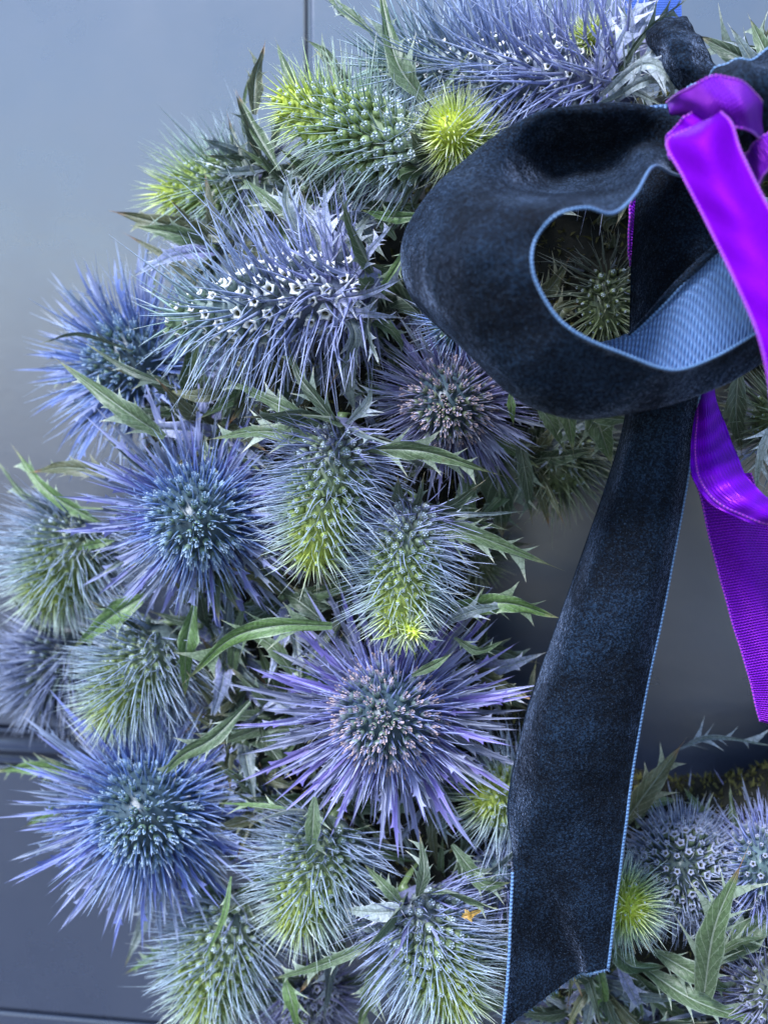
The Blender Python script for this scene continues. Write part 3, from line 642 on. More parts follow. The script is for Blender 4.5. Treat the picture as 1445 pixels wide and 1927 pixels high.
# ------------------------------------------------------------------ large leaves one by one, each part of the nearest flower's stem
BROWN = (.22, .09, .04); RUST = (.36, .13, .05); YEL = (.55, .50, .18)
def Lf(key, *a, **k): return leaf(HEADS[key], *a, **k)
Lf('white', [(440,450,62),(320,424,58),(216,398,52)], 52, 'olive', 3, BROWN)
Lf('white', [(360,525,62),(320,488,58),(243,443,50)], 26, 'olive', 3, RUST)
Lf('leftgreen', [(495,375,64),(452,300,62),(430,222,56)], 34, 'dark', 2, BROWN)
Lf('leftgreen', [(475,318,58),(430,318,58),(384,302,54)], 26, 'green', 2, YEL)
Lf('limetip', [(478,215,68),(480,150,66),(497,86,60)], 40, 'olive', 3, BROWN)
Lf('limetip', [(575,190,70),(540,130,68),(521,80,62)], 26, 'green', 2)
Lf('limetip', [(525,320,70),(480,245,66),(448,178,60)], 38, 'green', 2, RUST)
Lf('limetip', [(665,180,72),(630,130,72),(597,97,66)], 30, 'dark', 2, YEL)
Lf('limetip', [(650,150,66),(615,100,66),(578,75,60)], 20, 'green', 2)
Lf('top', [(795,185,92),(745,110,92),(712,-35,84)], 54, 'green', 4, tooth=34)
Lf('top', [(815,205,88),(770,150,90),(735,95,88)], 22, 'green', 2)
Lf('top', [(700,60,76),(650,20,74),(610,-10,66)], 26, 'green', 3, YEL)
Lf('white', [(545,410,74),(500,372,72),(450,332,64)], 30, 'green', 4)
Lf('white', [(500,445,70),(478,395,68),(468,338,60)], 30, 'dark', 2)
Lf('white', [(580,470,84),(540,385,84),(552,306,74)], 26, 'blue', 6, tooth=30)
Lf('white', [(618,540,92),(614,430,92),(610,342,80)], 26, 'lilac', 5, tooth=40)
Lf('white', [(625,500,92),(650,410,90),(690,398,84)], 16, 'lilac', 3)
Lf('white', [(600,470,84),(560,420,80),(520,360,72)], 20, 'green', 4)
Lf('white', [(640,520,84),(670,440,80),(700,400,72)], 30, 'pale', 4)
Lf('white', [(620,500,82),(590,420,78),(570,370,70)], 34, 'pale', 4)
Lf('limeball', [(800,405,86),(735,408,84),(678,394,76)], 28, 'bright', 3, YEL)
Lf('limeball', [(745,450,76),(720,415,74),(700,372,68)], 26, 'green', 2)
Lf('white', [(770,460,84),(735,520,86),(688,582,80)], 24, 'bright', 5)
Lf('white', [(800,600,74),(755,560,76),(710,542,72)], 58, 'dark', 2, peak=.6)
Lf('white', [(590,562,92),(680,555,96),(765,520,90)], 22, 'lilac', 5, tooth=34)
Lf('white', [(600,585,92),(680,590,94),(760,598,86)], 22, 'lilac', 5)
Lf('white', [(640,560,90),(690,480,90),(740,420,82)], 22, 'lilac', 5)
Lf('white', [(648,580,92),(668,640,94),(625,718,88)], 30, 'blue', 4, RUST, tooth=30)
Lf('white', [(690,600,80),(735,620,82),(765,662,76)], 30, 'green', 4)
Lf('velvetshade', [(662,670,78),(655,720,78),(668,775,74)], 34, 'pale', 5)
Lf('hang1', [(648,815,96),(600,755,100),(562,705,98),(541,640,90)], 30, 'dark', 4, tooth=26)
Lf('hang1', [(620,815,92),(520,760,94),(425,714,86)], 34, 'green', 6)
Lf('hang1', [(620,835,94),(500,812,96),(398,826,90)], 38, 'green', 5, tooth=32)
Lf('hang1', [(690,845,92),(800,850,96),(928,890,92)], 44, 'green', 5, tooth=36)
Lf('hang1', [(650,800,90),(690,760,90),(700,720,82)], 22, 'blue', 4)
Lf('leftblue', [(310,822,78),(225,765,82),(112,680,74)], 48, 'green', 4, tooth=24)
Lf('leftblue', [(325,728,80),(240,695,80),(165,648,72)], 18, 'dark', 2, YEL)
Lf('leftblue', [(250,660,66),(150,628,66),(80,645,58)], 13, 'dark', 1, YEL)
Lf('hang1', [(420,740,72),(370,745,74),(318,736,68)], 34, 'olive', 1, YEL)
Lf('bluestar', [(225,895,64),(130,880,64),(62,888,56)], 38, 'olive', 3, tooth=24)
Lf('leftcone', [(190,985,58),(90,925,58),(28,845,50)], 34, 'bright', 4)
Lf('leftcone', [(120,965,52),(50,935,52),(-5,868,44)], 26, 'green', 4)
Lf('bluestar', [(215,1018,66),(175,1025,66),(138,1036,62)], 22, 'bright', 2)
Lf('leftcone', [(100,995,46),(50,1005,46),(0,1018,42)], 24, 'green', 2)
Lf('bluestar', [(275,1120,76),(210,1160,80),(138,1220,72)], 50, 'bright', 5, tooth=30)
Lf('bluestar', [(365,1140,80),(350,1220,86),(348,1312,78)], 50, 'bright', 5, tooth=26)
Lf('bluestar', [(430,1120,72),(425,1190,72),(412,1290,66)], 32, 'blue', 4)
Lf('bluestar', [(455,1150,70),(440,1230,70),(440,1300,62)], 34, 'green', 5)
Lf('violet', [(625,1178,86),(520,1178,92),(430,1205,92),(352,1280,84)], 42, 'bright', 4, tooth=44, stalk=.4, peak=.5)
Lf('violet', [(560,1280,72),(510,1215,74),(450,1185,66)], 34, 'green', 4)
Lf('violet', [(610,1170,72),(560,1130,70),(520,1110,60)], 40, 'dark', 3)
Lf('bluelow', [(470,1320,84),(403,1388,90),(341,1424,90),(296,1470,84)], 38, 'green', 5, tooth=28)
Lf('bluelow', [(150,1460,58),(70,1445,54),(-8,1452,46)], 36, 'bright', 5, tooth=24)
Lf('bluelow', [(130,1510,60),(90,1530,58),(48,1555,52)], 26, 'bright', 2)
Lf('bluelow', [(290,1690,56),(265,1750,52),(237,1815,44)], 28, 'pale', 2, YEL)
Lf('bottomleft', [(330,1765,60),(290,1800,56),(238,1832,48)], 22, 'bright', 4)
Lf('bottomleft', [(345,1770,60),(320,1820,56),(278,1868,48)], 18, 'green', 2)
Lf('greenlow', [(435,1650,92),(420,1730,96),(378,1818,90)], 15, 'bright', 3, tooth=12)
Lf('violet', [(545,1522,84),(480,1516,84),(408,1512,78)], 13, 'bright', 2)
Lf('greenlow', [(592,1500,94),(588,1570,96),(580,1648,90)], 36, 'green', 2)
Lf('hang2', [(850,1148,78),(950,1135,82),(1048,1162,76)], 46, 'bright', 3, tooth=38, stalk=.8)
Lf('hang2', [(800,985,84),(900,1010,86),(1036,1064,78)], 44, 'green', 5, tooth=38)
Lf('hang2', [(820,965,88),(900,968,90),(988,962,82)], 12, 'blue', 1)
Lf('hang2', [(820,1180,84),(890,1150,86),(960,1140,80)], 26, 'blue', 3)
Lf('velvetshade', [(930,800,60),(938,900,62),(945,1010,56)], 90, 'dark', 6, tooth=40, stalk=.6, peak=.55)
Lf('velvetshade', [(975,820,66),(990,900,66),(1000,975,60)], 34, 'dark', 4)
Lf('velvetshade', [(880,880,66),(880,950,68),(890,1010,60)], 44, 'green', 5)
Lf('shadehead', [(1055,745,74),(1070,790,74),(1078,846,70)], 44, 'green', 4, tooth=24)
Lf('shadehead', [(960,740,84),(963,770,84),(966,798,80)], 20, 'bright', 1)
Lf('shadehead', [(1010,760,76),(1040,800,74),(1062,846,68)], 34, 'green', 2)
Lf('shadehead', [(1105,740,70),(1130,810,68),(1150,870,62)], 66, 'green', 3)
Lf('shadehead', [(1180,790,70),(1130,785,72),(1070,770,68)], 34, 'green', 3)
Lf('hang2', [(850,1225,58),(920,1222,56),(1005,1246,48)], 40, 'dark', 3)
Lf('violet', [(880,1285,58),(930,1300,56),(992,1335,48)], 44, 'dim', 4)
Lf('shadesmall', [(1012,1325,54),(1001,1290,52),(1008,1248,48)], 18, 'olive', 0, YEL)
Lf('hang2', [(855,1200,84),(900,1225,84),(950,1205,78)], 20, 'green', 3)
Lf('violet', [(775,1272,98),(820,1250,104),(850,1230,104)], 22, 'green', 0)
Lf('globe', [(1165,1560,54),(1225,1480,58),(1280,1405,50)], 50, 'olive', 3, tooth=26)
Lf('globe', [(1165,1590,52),(1205,1520,52),(1282,1505,46)], 44, 'green', 2, tooth=20)
Lf('globe', [(1275,1412,48),(1340,1388,46),(1460,1405,40)], 13, 'blue', 4, tooth=34)
Lf('globe', [(1345,1580,52),(1320,1530,54),(1286,1482,48)], 28, 'green', 3)
Lf('rightviolet', [(1390,1590,52),(1380,1540,54),(1374,1484,48)], 26, 'green', 2)
Lf('globe', [(1325,1870,82),(1345,1745,92),(1392,1632,94)], 64, 'green', 5, BROWN, tooth=60, stalk=.7)
Lf('cornerviolet', [(1350,1810,72),(1420,1750,72),(1490,1690,66)], 66, 'green', 4, tooth=36)
Lf('cornerviolet', [(1330,1810,70),(1390,1775,76),(1440,1765,74)], 22, 'green', 3)
Lf('globe', [(1150,1782,70),(1190,1820,76),(1254,1820,72)], 46, 'green', 1)
Lf('globe', [(1230,1790,72),(1310,1835,78),(1385,1872,74)], 46, 'green', 5, tooth=30)
Lf('cornerviolet', [(1200,1815,70),(1310,1885,80),(1450,1932,78)], 48, 'green', 5, tooth=34)
Lf('below', [(1120,1800,64),(1132,1870,66),(1140,1950,60)], 34, 'bright', 2)
Lf('below', [(1160,1810,68),(1190,1870,70),(1230,1940,64)], 26, 'lilac', 4)
Lf('below', [(1190,1830,64),(1250,1890,64),(1330,1940,58)], 36, 'green', 5)
Lf('below', [(1110,1860,56),(1080,1880,56),(1040,1895,50)], 22, 'lilac', 4)
Lf('bottommid', [(725,1790,86),(700,1860,88),(672,1945,82)], 44, 'green', 5, tooth=34)
Lf('bottommid', [(740,1760,92),(610,1815,94),(512,1844,86)], 26, 'green', 5)
Lf('bottommid', [(770,1712,94),(710,1718,96),(645,1712,90)], 44, 'pale', 7, tooth=18)
Lf('bottommid', [(760,1742,90),(700,1748,90),(632,1732,84)], 24, 'blue', 4)
Lf('bottommid', [(760,1705,88),(725,1670,90),(686,1628,84)], 28, 'green', 5)
Lf('bottommid', [(786,1690,94),(798,1640,96),(790,1572,88)], 30, 'dark', 4)
Lf('ribbonleft', [(870,1630,80),(910,1665,84),(958,1662,80)], 30, 'green', 3)
Lf('ribbonleft', [(850,1590,80),(890,1640,82),(945,1692,76)], 30, 'green', 5)
Lf('ribbonleft', [(860,1600,76),(868,1650,76),(870,1705,70)], 16, 'green', 2)
Lf('bottomdim', [(535,1840,84),(550,1890,86),(562,1945,82)], 34, 'bright', 3)
Lf('bottomdim', [(620,1780,78),(620,1840,78),(610,1920,72)], 34, 'blue', 5)
# pale feathery collar of the top flower
for pts, W, c in (([(1130,185,90),(1210,120,98),(1262,150,98),(1258,205,92)], 26, 'pale'), ([(1125,180,88),(1160,100,94),(1205,-10,88)], 26, 'lilac'),
                  ([(1140,170,88),(1190,80,92),(1240,-5,86)], 28, 'lilac'), ([(1150,175,90),(1210,110,92),(1275,62,86)], 18, 'pale'),
                  ([(1150,190,92),(1220,150,96),(1285,170,90)], 22, 'pale'), ([(1140,195,84),(1175,165,90),(1250,200,86)], 24, 'pale'),
                  ([(1120,180,90),(1130,90,94),(1150,10,88)], 18, 'lilac'), ([(1150,160,92),(1215,60,94),(1295,-5,88)], 14, 'dark')):
    Lf('top', pts, W, c, 7, tooth=34, stalk=.7)
Lf('top', [(1445,130,58),(1390,105,62),(1318,68,52)], 60, 'dark', 3, tooth=60, stalk=.9)
Lf('top', [(1465,150,66),(1440,95,70),(1412,36,62)], 44, 'green', 4, tooth=24)
Lf('inloop', [(1010,560,66),(1040,535,68),(1068,490,64)], 44, 'olive', 4, tooth=26)
Lf('inloop', [(1050,600,66),(1060,580,66),(1090,572,62)], 40, 'olive', 3, tooth=26)
Lf('inloop', [(1180,400,62),(1140,415,64),(1130,450,60)], 44, 'olive', 4, tooth=26)
Lf('rightshade', [(1470,900,76),(1440,950,80),(1418,905,76)], 14, 'pale', 2, tooth=30)
Lf('rightshade', [(1460,780,72),(1430,860,76),(1422,935,72)], 20, 'pale', 4, tooth=40)
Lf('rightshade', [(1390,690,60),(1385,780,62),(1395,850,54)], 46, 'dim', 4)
# twig of orange bud at the top edge, dry scrap near the bottom
o = Lf('top', [(650,30,72),(634,12,72),(622,-12,66)], 24, 'pale', 0, (.8, .35, .04), peak=.5)
rs = np.random.RandomState(3); mb = MB(); c0 = P(868,1722,104); s = PXM(c0)
for k in range(4):
    a = (.15, 2.3, 3.5, -.5)[k]; tip = np.array((math.cos(a)*(26, 12, 16, 9)[k], rs.randn()*11, math.sin(a)*(26, 12, 16, 9)[k]))*s
    blade_into(mb, [(k*2*s, 0, 0), tip*.5+np.array((0, -2*s, 1*s)), tip], (0, -1, .2), 9*s, V_(.50,.27,.05), V_(.58,.34,.07), V_(.6,.4,.12), V_(.4,.2,.04), 2, 4*s, 50+k, .3, n=8, stalk=.8)
sc_ = link('dry_petal', mb.mesh('dry_petal', M_LEAF)); sc_.location = Vector(c0+np.array((14*s, 0, 0)))
tag(sc_, 'curled orange dry petal scrap caught on spines at the bottom beside the velvet tail', 'petal')
# ------------------------------------------------------------------ foliage sprigs packed between the flower heads
SHORT = {'top': 'long violet top head', 'limetip': 'long lime tipped head', 'limeball': 'short lime head', 'leftgreen': 'soft green head', 'white': 'head with white stars',
 'leftblue': 'blurred blue head', 'bluestar': 'forward facing blue head', 'hang1': 'lime tipped hanging head', 'hang2': 'hanging head with side shoot', 'velvetshade': 'dull head under the loop',
 'leftcone': 'blurred green cone', 'limelow': 'lower left green cone', 'bluelow': 'lower left blue head', 'violet': 'central violet head', 'greenlow': 'green head under the violet',
 'bottomleft': 'pale bottom edge head', 'bottommid': 'beaded head beside the tail', 'ribbonleft': 'head tucked behind the tail', 'globe': 'round blue grey head', 'rightviolet': 'right edge violet head',
 'cornerviolet': 'lower right corner head', 'shadehead': 'shaded head beside the tail', 'inloop': 'dark head inside the loop', 'rightshade': 'shaded head behind the purple ribbon'}
seen_ = set()
EXTRA = [P(*q) for q in ((600,375,46),(520,330,44),(680,395,50),(430,480,46),(380,770,46),(480,1280,44),(500,1430,46),(450,1190,46),(560,1110,48),(880,1240,44),(840,1640,46),(690,1600,46),(1000,860,42),(420,780,46),(735,640,50),(470,1360,50),(330,1440,46),(540,1500,48),(1230,1830,44),(1080,1870,44),(640,1480,44),(560,1330,46))]
for i in range(60+len(EXTRA)):
    a = 2*math.pi*i/60*1.0+rng.uniform(-.06, .06); rad = .132+rng.choice((-.022, -.008, .006, .02, .03))
    p0 = RC+np.array((rad*math.cos(a), -.016, rad*math.sin(a)))
    if i >= 60: p0 = EXTRA[i-60]; a = math.atan2(p0[2]-RC[2], p0[0]-RC[0])
    vis = (Vector(p0)-CAM); px = 722.5+vis.dot(RIGHT)/vis.dot(FWD)*FPX; py = 963.5-vis.dot(UP)/vis.dot(FWD)*FPX
    if not (-250 < px < 1700 and -250 < py < 2180): continue
    rs = np.random.RandomState(900+i)
    near = min(SHORT, key=lambda q: (HEADS[q].location-Vector(p0)).length); dv = Vector(p0)-HEADS[near].location
    word = ('right of' if dv.x > 0 else 'left of') if abs(dv.x) > abs(dv.z) else ('above' if dv.z > 0 else 'below')
    lab = 'toothed green foliage packed in '+word+' the '+SHORT[near]
    if i >= 60:
        nn_ = sorted(SHORT, key=lambda q: (HEADS[q].location-Vector(p0)).length)
        for q1, q2 in ((0, 1), (0, 2), (1, 2), (0, 3), (1, 3)):
            lab = 'foliage packed between the '+SHORT[nn_[q1]]+' and the '+SHORT[nn_[q2]]
            if lab not in seen_: break
    if lab in seen_: continue
    seen_.add(lab)
    root = thing('foliage_sprig', p0, lab, 'foliage', 'foliage between the flower heads')
    rad_ = np.array((math.cos(a), 0, math.sin(a))); tn = np.array((-math.sin(a), 0, math.cos(a)))
    st = crom([np.zeros(3), np.array((0, -.008, 0)), np.array((0, -.016, 0))+rad_*.002], 6); V = []
    for q in st:
        for k in range(6): V.append(q+(tn*math.cos(k*1.047)+rad_*math.sin(k*1.047))*.0013)
    link('stem', make_mesh('stem', V, lathe_faces(6, 6)+[tuple(range(30, 36))], [(.12, .16, .08, 0)]*36, None, [M_FLORET]), root)
    for k in range(11):
        b = k*2.4+rs.rand(); o = tn*math.cos(b)+rad_*math.sin(b); up = np.array((0, -1., 0)); ll = .020+.014*rs.rand(); el = .35+.75*rs.rand()
        d1 = nrm(o+up*el); d2 = nrm(o+up*(el-.9*rs.rand())+rs.randn(3)*.2)
        pts = np.array([(0, -.006-.008*rs.rand(), 0)]*3)+np.array([np.zeros(3), d1*ll*.5, d1*ll*.5+d2*ll*.5])
        mb = MB(); cn = ('green', 'dark', 'blue', 'dark', 'lilac', 'olive')[rs.randint(6)]; ca, cb, ce, ct = [np.array(q) for q in LEAFC[cn]]; j = .75+.4*rs.rand()
        blade_into(mb, pts, nrm(up+rs.randn(3)*.35), ll*(.13+.10*rs.rand()), ca*j, cb*j, ce*j, ct, 3+rs.randint(3), .0026, rs.randint(10**6), .3, n=18, stalk=.5)
        link('leaf', mb.mesh('leaf', M_LEAF), root)
# ------------------------------------------------------------------ ribbons
def rail_grid(rails, n, m):
    """rails: equal-length lists of (px,py,h), first = left edge ... last = right edge -> grid n (along) x m (across)"""
    A = np.stack([crom([P(*p) for p in r], n) for r in rails], 1)      # n x k x 3
    G = np.stack([crom(A[i], m) for i in range(n)], 0)
    return G
def ribbon_part(name, G, mats, parent, thick=.0007, wob=0.0, seed=1, puff=0.0):
    """solid strip from grid G; material 0 on the face (towards normal), 1 on the back"""
    n, m, _ = G.shape
    if wob:
        ph = np.random.RandomState(seed).rand(6)*6.28; i = np.linspace(0, 1, n)[:, None]; j = np.linspace(0, 1, m)[None, :]
    tu = np.gradient(G, axis=0); tv = np.gradient(G, axis=1); nn = nrm(np.cross(tu, tv))
    if wob:
        d = wob*(np.sin(i*19+ph[0]+j*4)+.6*np.sin(i*37+ph[1]-j*7)+.5*np.sin(i*11+ph[2]+j*9)); G = G+nn*d[..., None]
        tu = np.gradient(G, axis=0); tv = np.gradient(G, axis=1); nn = nrm(np.cross(tu, tv))
    vl = np.vstack([np.zeros((1, 1)), np.cumsum(np.linalg.norm(np.diff(G[:, m//2], axis=0), axis=1))[:, None]])*1e3
    wl = np.linalg.norm(np.diff(G, axis=1), axis=2).sum(1).mean()*1e3
    U = np.zeros((n, m, 2)); U[..., 0] = np.linspace(0, wl, m)[None]; U[..., 1] = vl
    e = np.sin(np.linspace(0, math.pi, m))**.35; e = e[None, :, None]
    A = G+nn*thick*.5*(.25+.75*e); B = G-nn*thick*.5*(.25+.75*e)
    V = np.vstack([A.reshape(-1, 3), B.reshape(-1, 3)]); UU = np.vstack([U.reshape(-1, 2)]*2)
    F = []; fm = []; o = n*m
    for a in range(n-1):
        for b in range(m-1):
            q = (a*m+b, a*m+b+1, (a+1)*m+b+1, (a+1)*m+b)
            F.append(q[::-1]); fm.append(0); F.append(tuple(o+k for k in q)); fm.append(1)
    for a in range(n-1):
        F.append((a*m, o+a*m, o+(a+1)*m, (a+1)*m)[::-1]); fm.append(0)
        b = a*m+m-1; F.append((b, b+m, o+b+m, o+b)[::-1]); fm.append(0)
    for b in range(m-1):
        F.append((b, b+1, o+b+1, o+b)); fm.append(0)
        c = (n-1)*m+b; F.append((c, o+c, o+c+1, c+1)); fm.append(0)
    org = G.reshape(-1, 3).mean(0)
    me = make_mesh(name, V-org, F, np.zeros((len(V), 4)), UU, mats, fm)
    ob = link(name, me, parent, Matrix.Translation(Vector(org)-(parent.location if parent else Vector())))
    ob['_'] = 0; del ob['_']
    return ob, G, org
def selvedge(part, line, org, r, mat, pitch=.0011, name='selvedge'):
    """two-ply twisted edge thread"""
    seg = np.linalg.norm(np.diff(line, axis=0), axis=1); s = np.concatenate([[0], np.cumsum(seg)]); L = s[-1]
    n = int(L/(pitch/6))+2; q = np.linspace(0, L, n)
    c = np.stack([np.interp(q, s, line[:, k]) for k in range(3)], 1); t = nrm(np.gradient(c, axis=0))
    a = nrm(np.cross(t, (.1, -1, .05))); b = np.cross(t, a)
    V = []; U = []
    for i in range(n):
        th = 2*math.pi*q[i]/pitch/2
        for k in range(7):
            al = 2*math.pi*k/7; rr = r*(.70+.42*abs(math.cos(al-th)))
            V.append(c[i]+a[i]*rr*math.cos(al)+b[i]*rr*math.sin(al)); U.append((k, q[i]*1e3))
    me = make_mesh(name, np.array(V)-org, lathe_faces(n, 7)+[tuple(range(7))[::-1], tuple(range((n-1)*7, n*7))], None, U, [mat])
    return link(name, me, part)

bow = thing('velvet_bow', P(1330,240,110), 'big navy velvet bow with pale blue woven back, at the upper right', 'bow')
VM = [M_VELVET, M_GROS]
# left loop: F = edge nearest the viewer, M = ridge, R = far edge
secs = [  # F, M, R
 ((1300,335,116), (1310,270,126), (1318,214,112)),
 ((1262,325,126), (1256,285,118), (1270,208,114)),
 ((1228,314,136), (1200,275,116), (1205,206,118)),
 ((1192,362,146), (1150,305,112), (1130,206,124)),
 ((1150,400,154), (1090,322,112), (1058,212,124)),
 ((1100,396,158), (1015,340,122), (985,234,124)),
 ((1046,408,160), (935,375,144), (895,290,124)),
 ((1010,446,158), (888,450,154), (812,368,128)),
 ((1000,495,160), (868,520,154), (768,460,128)),
 ((1012,545,160), (880,600,152), (782,560,124)),
 ((1048,598,158), (925,690,146), (850,628,112)),
 ((1105,636,156), (985,755,140), (960,672,104)),
 ((1180,668,152), (1075,780,136), (1080,668,108)),
 ((1240,690,148), (1170,772,132), (1180,640,119)),
 ((1290,694,144), (1260,756,130), (1280,548,124)),
 ((1350,672,138), (1345,722,126), (1365,470,124)),
 ((1410,630,132), (1405,690,122), (1440,410,122)),
 ((1460,590,126), (1470,650,118), (1500,390,118)),
]
R2 = []
for q, s_ in enumerate(secs):
    wt = 1.0 if 3 <= q <= 11 else (.5 if q == 12 else .0)
    (mx_, my_, mh_), (rx_, ry_, rh_) = s_[1], s_[2]
    R2.append((rx_+(mx_-rx_)*.16*wt+(rx_-mx_)*.04*(1-wt), ry_+(my_-ry_)*.16*wt+(ry_-my_)*.04*(1-wt), rh_-9*wt))
rails = [R2, [s[2] for s in secs], [s[1] for s in secs], [s[0] for s in secs]]
G = rail_grid(rails, 190, 40)
ii = np.linspace(0, 1, 190)[:, None]; jj = np.linspace(0, 1, 40)[None]          # gathers running out from the knot
gat = np.exp(-ii/.13)*np.sin(jj*15+1.1+ii*9)*np.sin(jj*math.pi)**.6*.0034 + np.exp(-((ii-.9)/.1)**2)*np.sin(jj*13)*np.sin(jj*math.pi)*.0012
gat += .0024*np.exp(-((ii-.24-.05*jj)/.022)**2)*np.sin(jj*6+.5)*np.sin(jj*math.pi)
gat += .0012*np.exp(-((ii-.42+.08*jj)/.02)**2)*np.sin(jj*math.pi)-.0010*np.exp(-((ii-.52-.06*jj)/.025)**2)*np.sin(jj*math.pi)+.0012*np.exp(-((ii-.66+.05*jj)/.02)**2)*np.sin(jj*math.pi)
G = G+np.array((-.1, -1, .1))*gat[..., None]
loop, G, org = ribbon_part('loop', G, VM, bow, .0013, .0005, 3)
selvedge(loop, G[:, -1], org, .00044, M_SELV); selvedge(loop, G[:34, 0], org, .00045, M_SELV); selvedge(loop, G[128:, 0], org, .00045, M_SELV)
# hanging tail
tl = [(1225,285,98),(1203,345,98),(1194,400,98),(1186,500,98),(1184,640,97),(1178,770,96),(1145,900,95),(1090,1060,95),(1044,1180,96),(1002,1300,97),(975,1410,98),(959,1490,99),(956,1535,101),(963,1590,104),(966,1660,108),(962,1760,113),(956,1850,117),(948,1935,120)]
tm = [(1275,285,103),(1262,345,105),(1254,400,106),(1246,500,108),(1224,640,108),(1208,770,109),(1178,900,111),(1130,1060,113),(1088,1180,114),(1050,1300,115),(1022,1410,115),(1022,1490,115),(1012,1535,114),(990,1590,110),(1014,1660,107),(1046,1760,103),(1070,1822,101),(1076,1838,101)]
tm2 = [(1330,285,104),(1335,345,106),(1335,400,107),(1320,500,109),(1296,640,110),(1276,770,110),(1256,900,112),(1222,1060,114),(1188,1180,115),(1160,1300,115),(1132,1410,115),(1108,1490,114),(1098,1535,113),(1092,1590,112),(1088,1660,111),(1094,1740,109),(1104,1800,107),(1108,1830,106)]
tr = [(1390,285,98),(1410,345,100),(1415,400,102),(1385,500,103),(1340,640,104),(1311,770,104),(1294,900,105),(1262,1060,106),(1240,1180,107),(1216,1300,108),(1197,1410,108),(1186,1490,108),(1180,1535,108),(1171,1590,107),(1163,1660,106),(1153,1740,106),(1147,1795,106),(1144,1822,106)]
G = rail_grid([tl, tm, tm2, tr], 170, 30)
tail, G, org = ribbon_part('tail', G, VM, bow, .0013, .00025, 5)
selvedge(tail, G[:, -1], org, .00055, M_SELV); q0 = int(np.argmax(G[:, 0, 2] < P(966, 1640, 106)[2]))
selvedge(tail, G[q0:, 0]-np.array((.0003, 0, 0)), org, .0005, M_SELV)
# frayed cut end
rs = np.random.RandomState(9); V = []; F = []; U = []
for k in range(420):
    f = rs.rand()*(G.shape[1]-1.001); i = int(f); p = G[-1, i]*(1-f+i)+G[-1, i+1]*(f-i); t = nrm(G[-1, min(i+1, 29)]-G[-1, max(i-1, 0)])
    d = nrm(np.array((rs.randn()*.5, rs.randn()*.5-.2, -1))+t*rs.randn()*.8); L = .0004+.0011*rs.rand(); a = t*.00009
    o_ = len(V); V += [p-a, p+a, p+d*L+a*.5, p+d*L*1.3-a*.2]; F += [(o_, o_+1, o_+2, o_+3)]; U += [(0, rs.rand()*3)]*4
fr = link('frayed_edge', make_mesh('frayed_edge', np.array(V)-org, F, None, U, [M_SELV]), tail); fr['kind'] = 'stuff'
# knot / right loop of the bow leaving the picture
kt = [(1268,216,104),(1300,170,112),(1345,132,118),(1400,108,118),(1470,92,112),(1520,90,104)]
km = [(1290,250,128),(1330,205,134),(1385,170,136),(1440,150,132),(1490,150,124),(1540,150,110)]
kb = [(1300,330,120),(1345,320,126),(1400,310,126),(1450,290,122),(1500,280,114),(1550,280,104)]
G = rail_grid([kb, km, kt], 60, 26)
kn, G, org = ribbon_part('knot', G, VM, bow, .0013, .0009, 11)
selvedge(kn, G[:, -1], org, .0005, M_SELV)
# second velvet strand running up behind the knot to the hanger
ul = [(1330,215,96),(1275,165,98),(1235,110,96),(1218,75,93),(1208,55,88),(1203,44,84)]
um = [(1345,180,106),(1310,140,108),(1275,90,106),(1256,60,102),(1248,42,94),(1244,34,86)]
ur = [(1365,160,98),(1348,128,100),(1330,90,99),(1310,58,97),(1294,38,92),(1284,32,84)]
G = rail_grid([ur, um, ul], 50, 20)
st_, G, org = ribbon_part('strand', G, VM, bow, .0013, .0004, 13)
hang = thing('hanging_ribbon', P(1240,0,70), 'bright blue tape that the wreath hangs from at the top edge', 'ribbon')
G = rail_grid([[(1180,60,66),(1176,10,62),(1172,-50,58)], [(1232,60,70),(1230,10,66),(1228,-50,62)], [(1284,60,68),(1282,10,64),(1280,-50,60)]], 20, 14)
ribbon_part('tape', G, [M_HANG, M_HANG], hang, .0006)

# ---- purple satin
sat = thing('satin_ribbon', P(1350,200,125), 'glossy purple satin ribbon wrapped round the bow knot with trailing ends', 'ribbon')
def satin(name, rails, n, m, mats, sel=(0, -1), thick=.0004, wob=.0002, seed=1, r=.00032):
    G = rail_grid(rails, n, m); ob, G, org = ribbon_part(name, G, mats, sat, thick, wob, seed)
    for k in sel: selvedge(ob, G[:, k], org, r, M_PSELV, .0012)
    return ob, G
# wrap over the knot
a_ = [(1255,192,122),(1272,178,134),(1310,158,142),(1345,143,144),(1392,150,142),(1430,188,134),(1436,215,124)]
b_ = [(1262,212,126),(1295,204,136),(1335,196,145),(1370,190,148),(1404,200,146),(1428,222,136),(1434,240,124)]
c_ = [(1275,214,124),(1322,236,134),(1352,240,142),(1384,238,145),(1412,246,143),(1430,262,134),(1436,285,122)]
satin('wrap', [a_, b_, c_], 60, 18, [M_SATIN, M_SATINB])
# small fold under the wrap on the left
satin('fold', [[(1310,205,136),(1280,228,136),(1254,262,134),(1262,300,134)], [(1345,215,139),(1310,245,139),(1275,268,138),(1275,305,138)], [(1372,232,140),(1340,255,142),(1300,275,142),(1290,310,142)]], 30, 10, [M_SATIN, M_SATINB], sel=(0,))
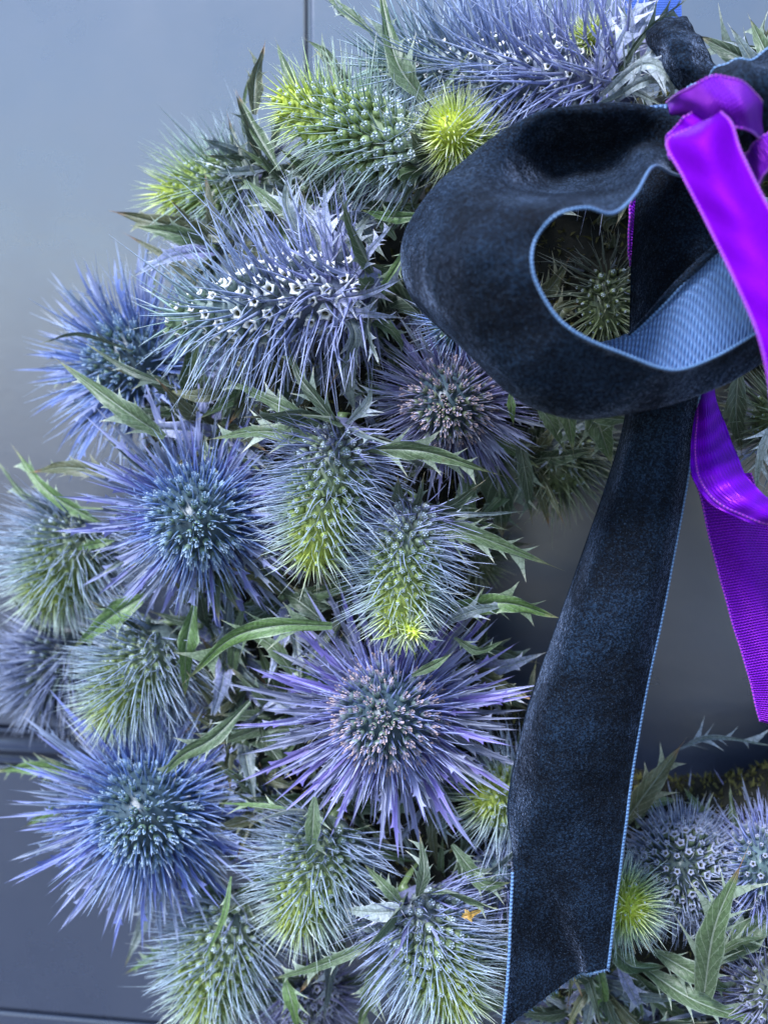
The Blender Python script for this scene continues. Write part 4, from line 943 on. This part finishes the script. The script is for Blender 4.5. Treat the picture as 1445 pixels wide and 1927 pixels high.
# front trailing end
fl_ = [(1300,240,146),(1254,268,148),(1288,335,152),(1325,410,156),(1360,480,160),(1396,555,164),(1428,635,168),(1447,720,170),(1455,800,170)]
fm_ = [(1335,222,150),(1320,258,153),(1346,330,156),(1388,405,160),(1424,475,163),(1456,545,167),(1484,620,170),(1500,705,172),(1508,800,172)]
fr_ = [(1356,210,148),(1378,236,151),(1397,290,154),(1440,380,158),(1482,455,162),(1515,530,166),(1540,610,170),(1556,700,172),(1560,800,172)]
satin('trailing_end', [fl_, fm_, fr_], 90, 18, [M_SATIN, M_SATINB])
# small loop to the right of it
satin('small_loop', [[(1398,300,128),(1412,278,134),(1432,258,138),(1470,240,138)], [(1412,345,132),(1430,310,138),(1450,285,142),(1485,270,142)], [(1424,385,132),(1436,330,140),(1462,310,146),(1500,300,146)]], 24, 10, [M_SATIN, M_SATINB])
# ribbon strand peeping out behind the velvet tail
satin('back_strand', [[(1240,348,92),(1212,352,93),(1190,375,93),(1184,410,93),(1183,470,92),(1186,500,90)], [(1248,368,91),(1224,368,92),(1202,390,92),(1196,420,92),(1194,470,91),(1196,500,89)]], 40, 6, [M_SATINB, M_SATINB])
# lower twisted fold and woven end
satin('twisted_fold', [[(1322,690,96),(1312,745,102),(1301,840,110),(1300,890,116),(1330,940,122),(1390,975,126),(1450,992,126),(1520,992,120)],
                       [(1334,690,97),(1328,745,104),(1334,830,113),(1346,876,120),(1372,920,126),(1420,955,129),(1466,972,128),(1530,970,122)],
                       [(1346,690,94),(1345,735,98),(1366,800,106),(1386,858,112),(1409,900,118),(1446,938,122),(1484,950,121),(1540,945,116)]], 70, 16, [M_SATINR, M_SATINR], sel=(2-0,))
satin('woven_end', [[(1300,890,100),(1318,935,98),(1342,1040,98),(1366,1130,98),(1392,1215,98),(1412,1285,98),(1430,1358,98)],
                    [(1360,890,102),(1376,935,101),(1400,1030,102),(1422,1120,102),(1446,1205,102),(1464,1280,102),(1482,1372,102)],
                    [(1412,890,100),(1430,945,98),(1458,1030,98),(1478,1110,98),(1500,1200,98),(1520,1280,98),(1538,1385,98)]], 80, 16, [M_SATINB, M_SATINB])
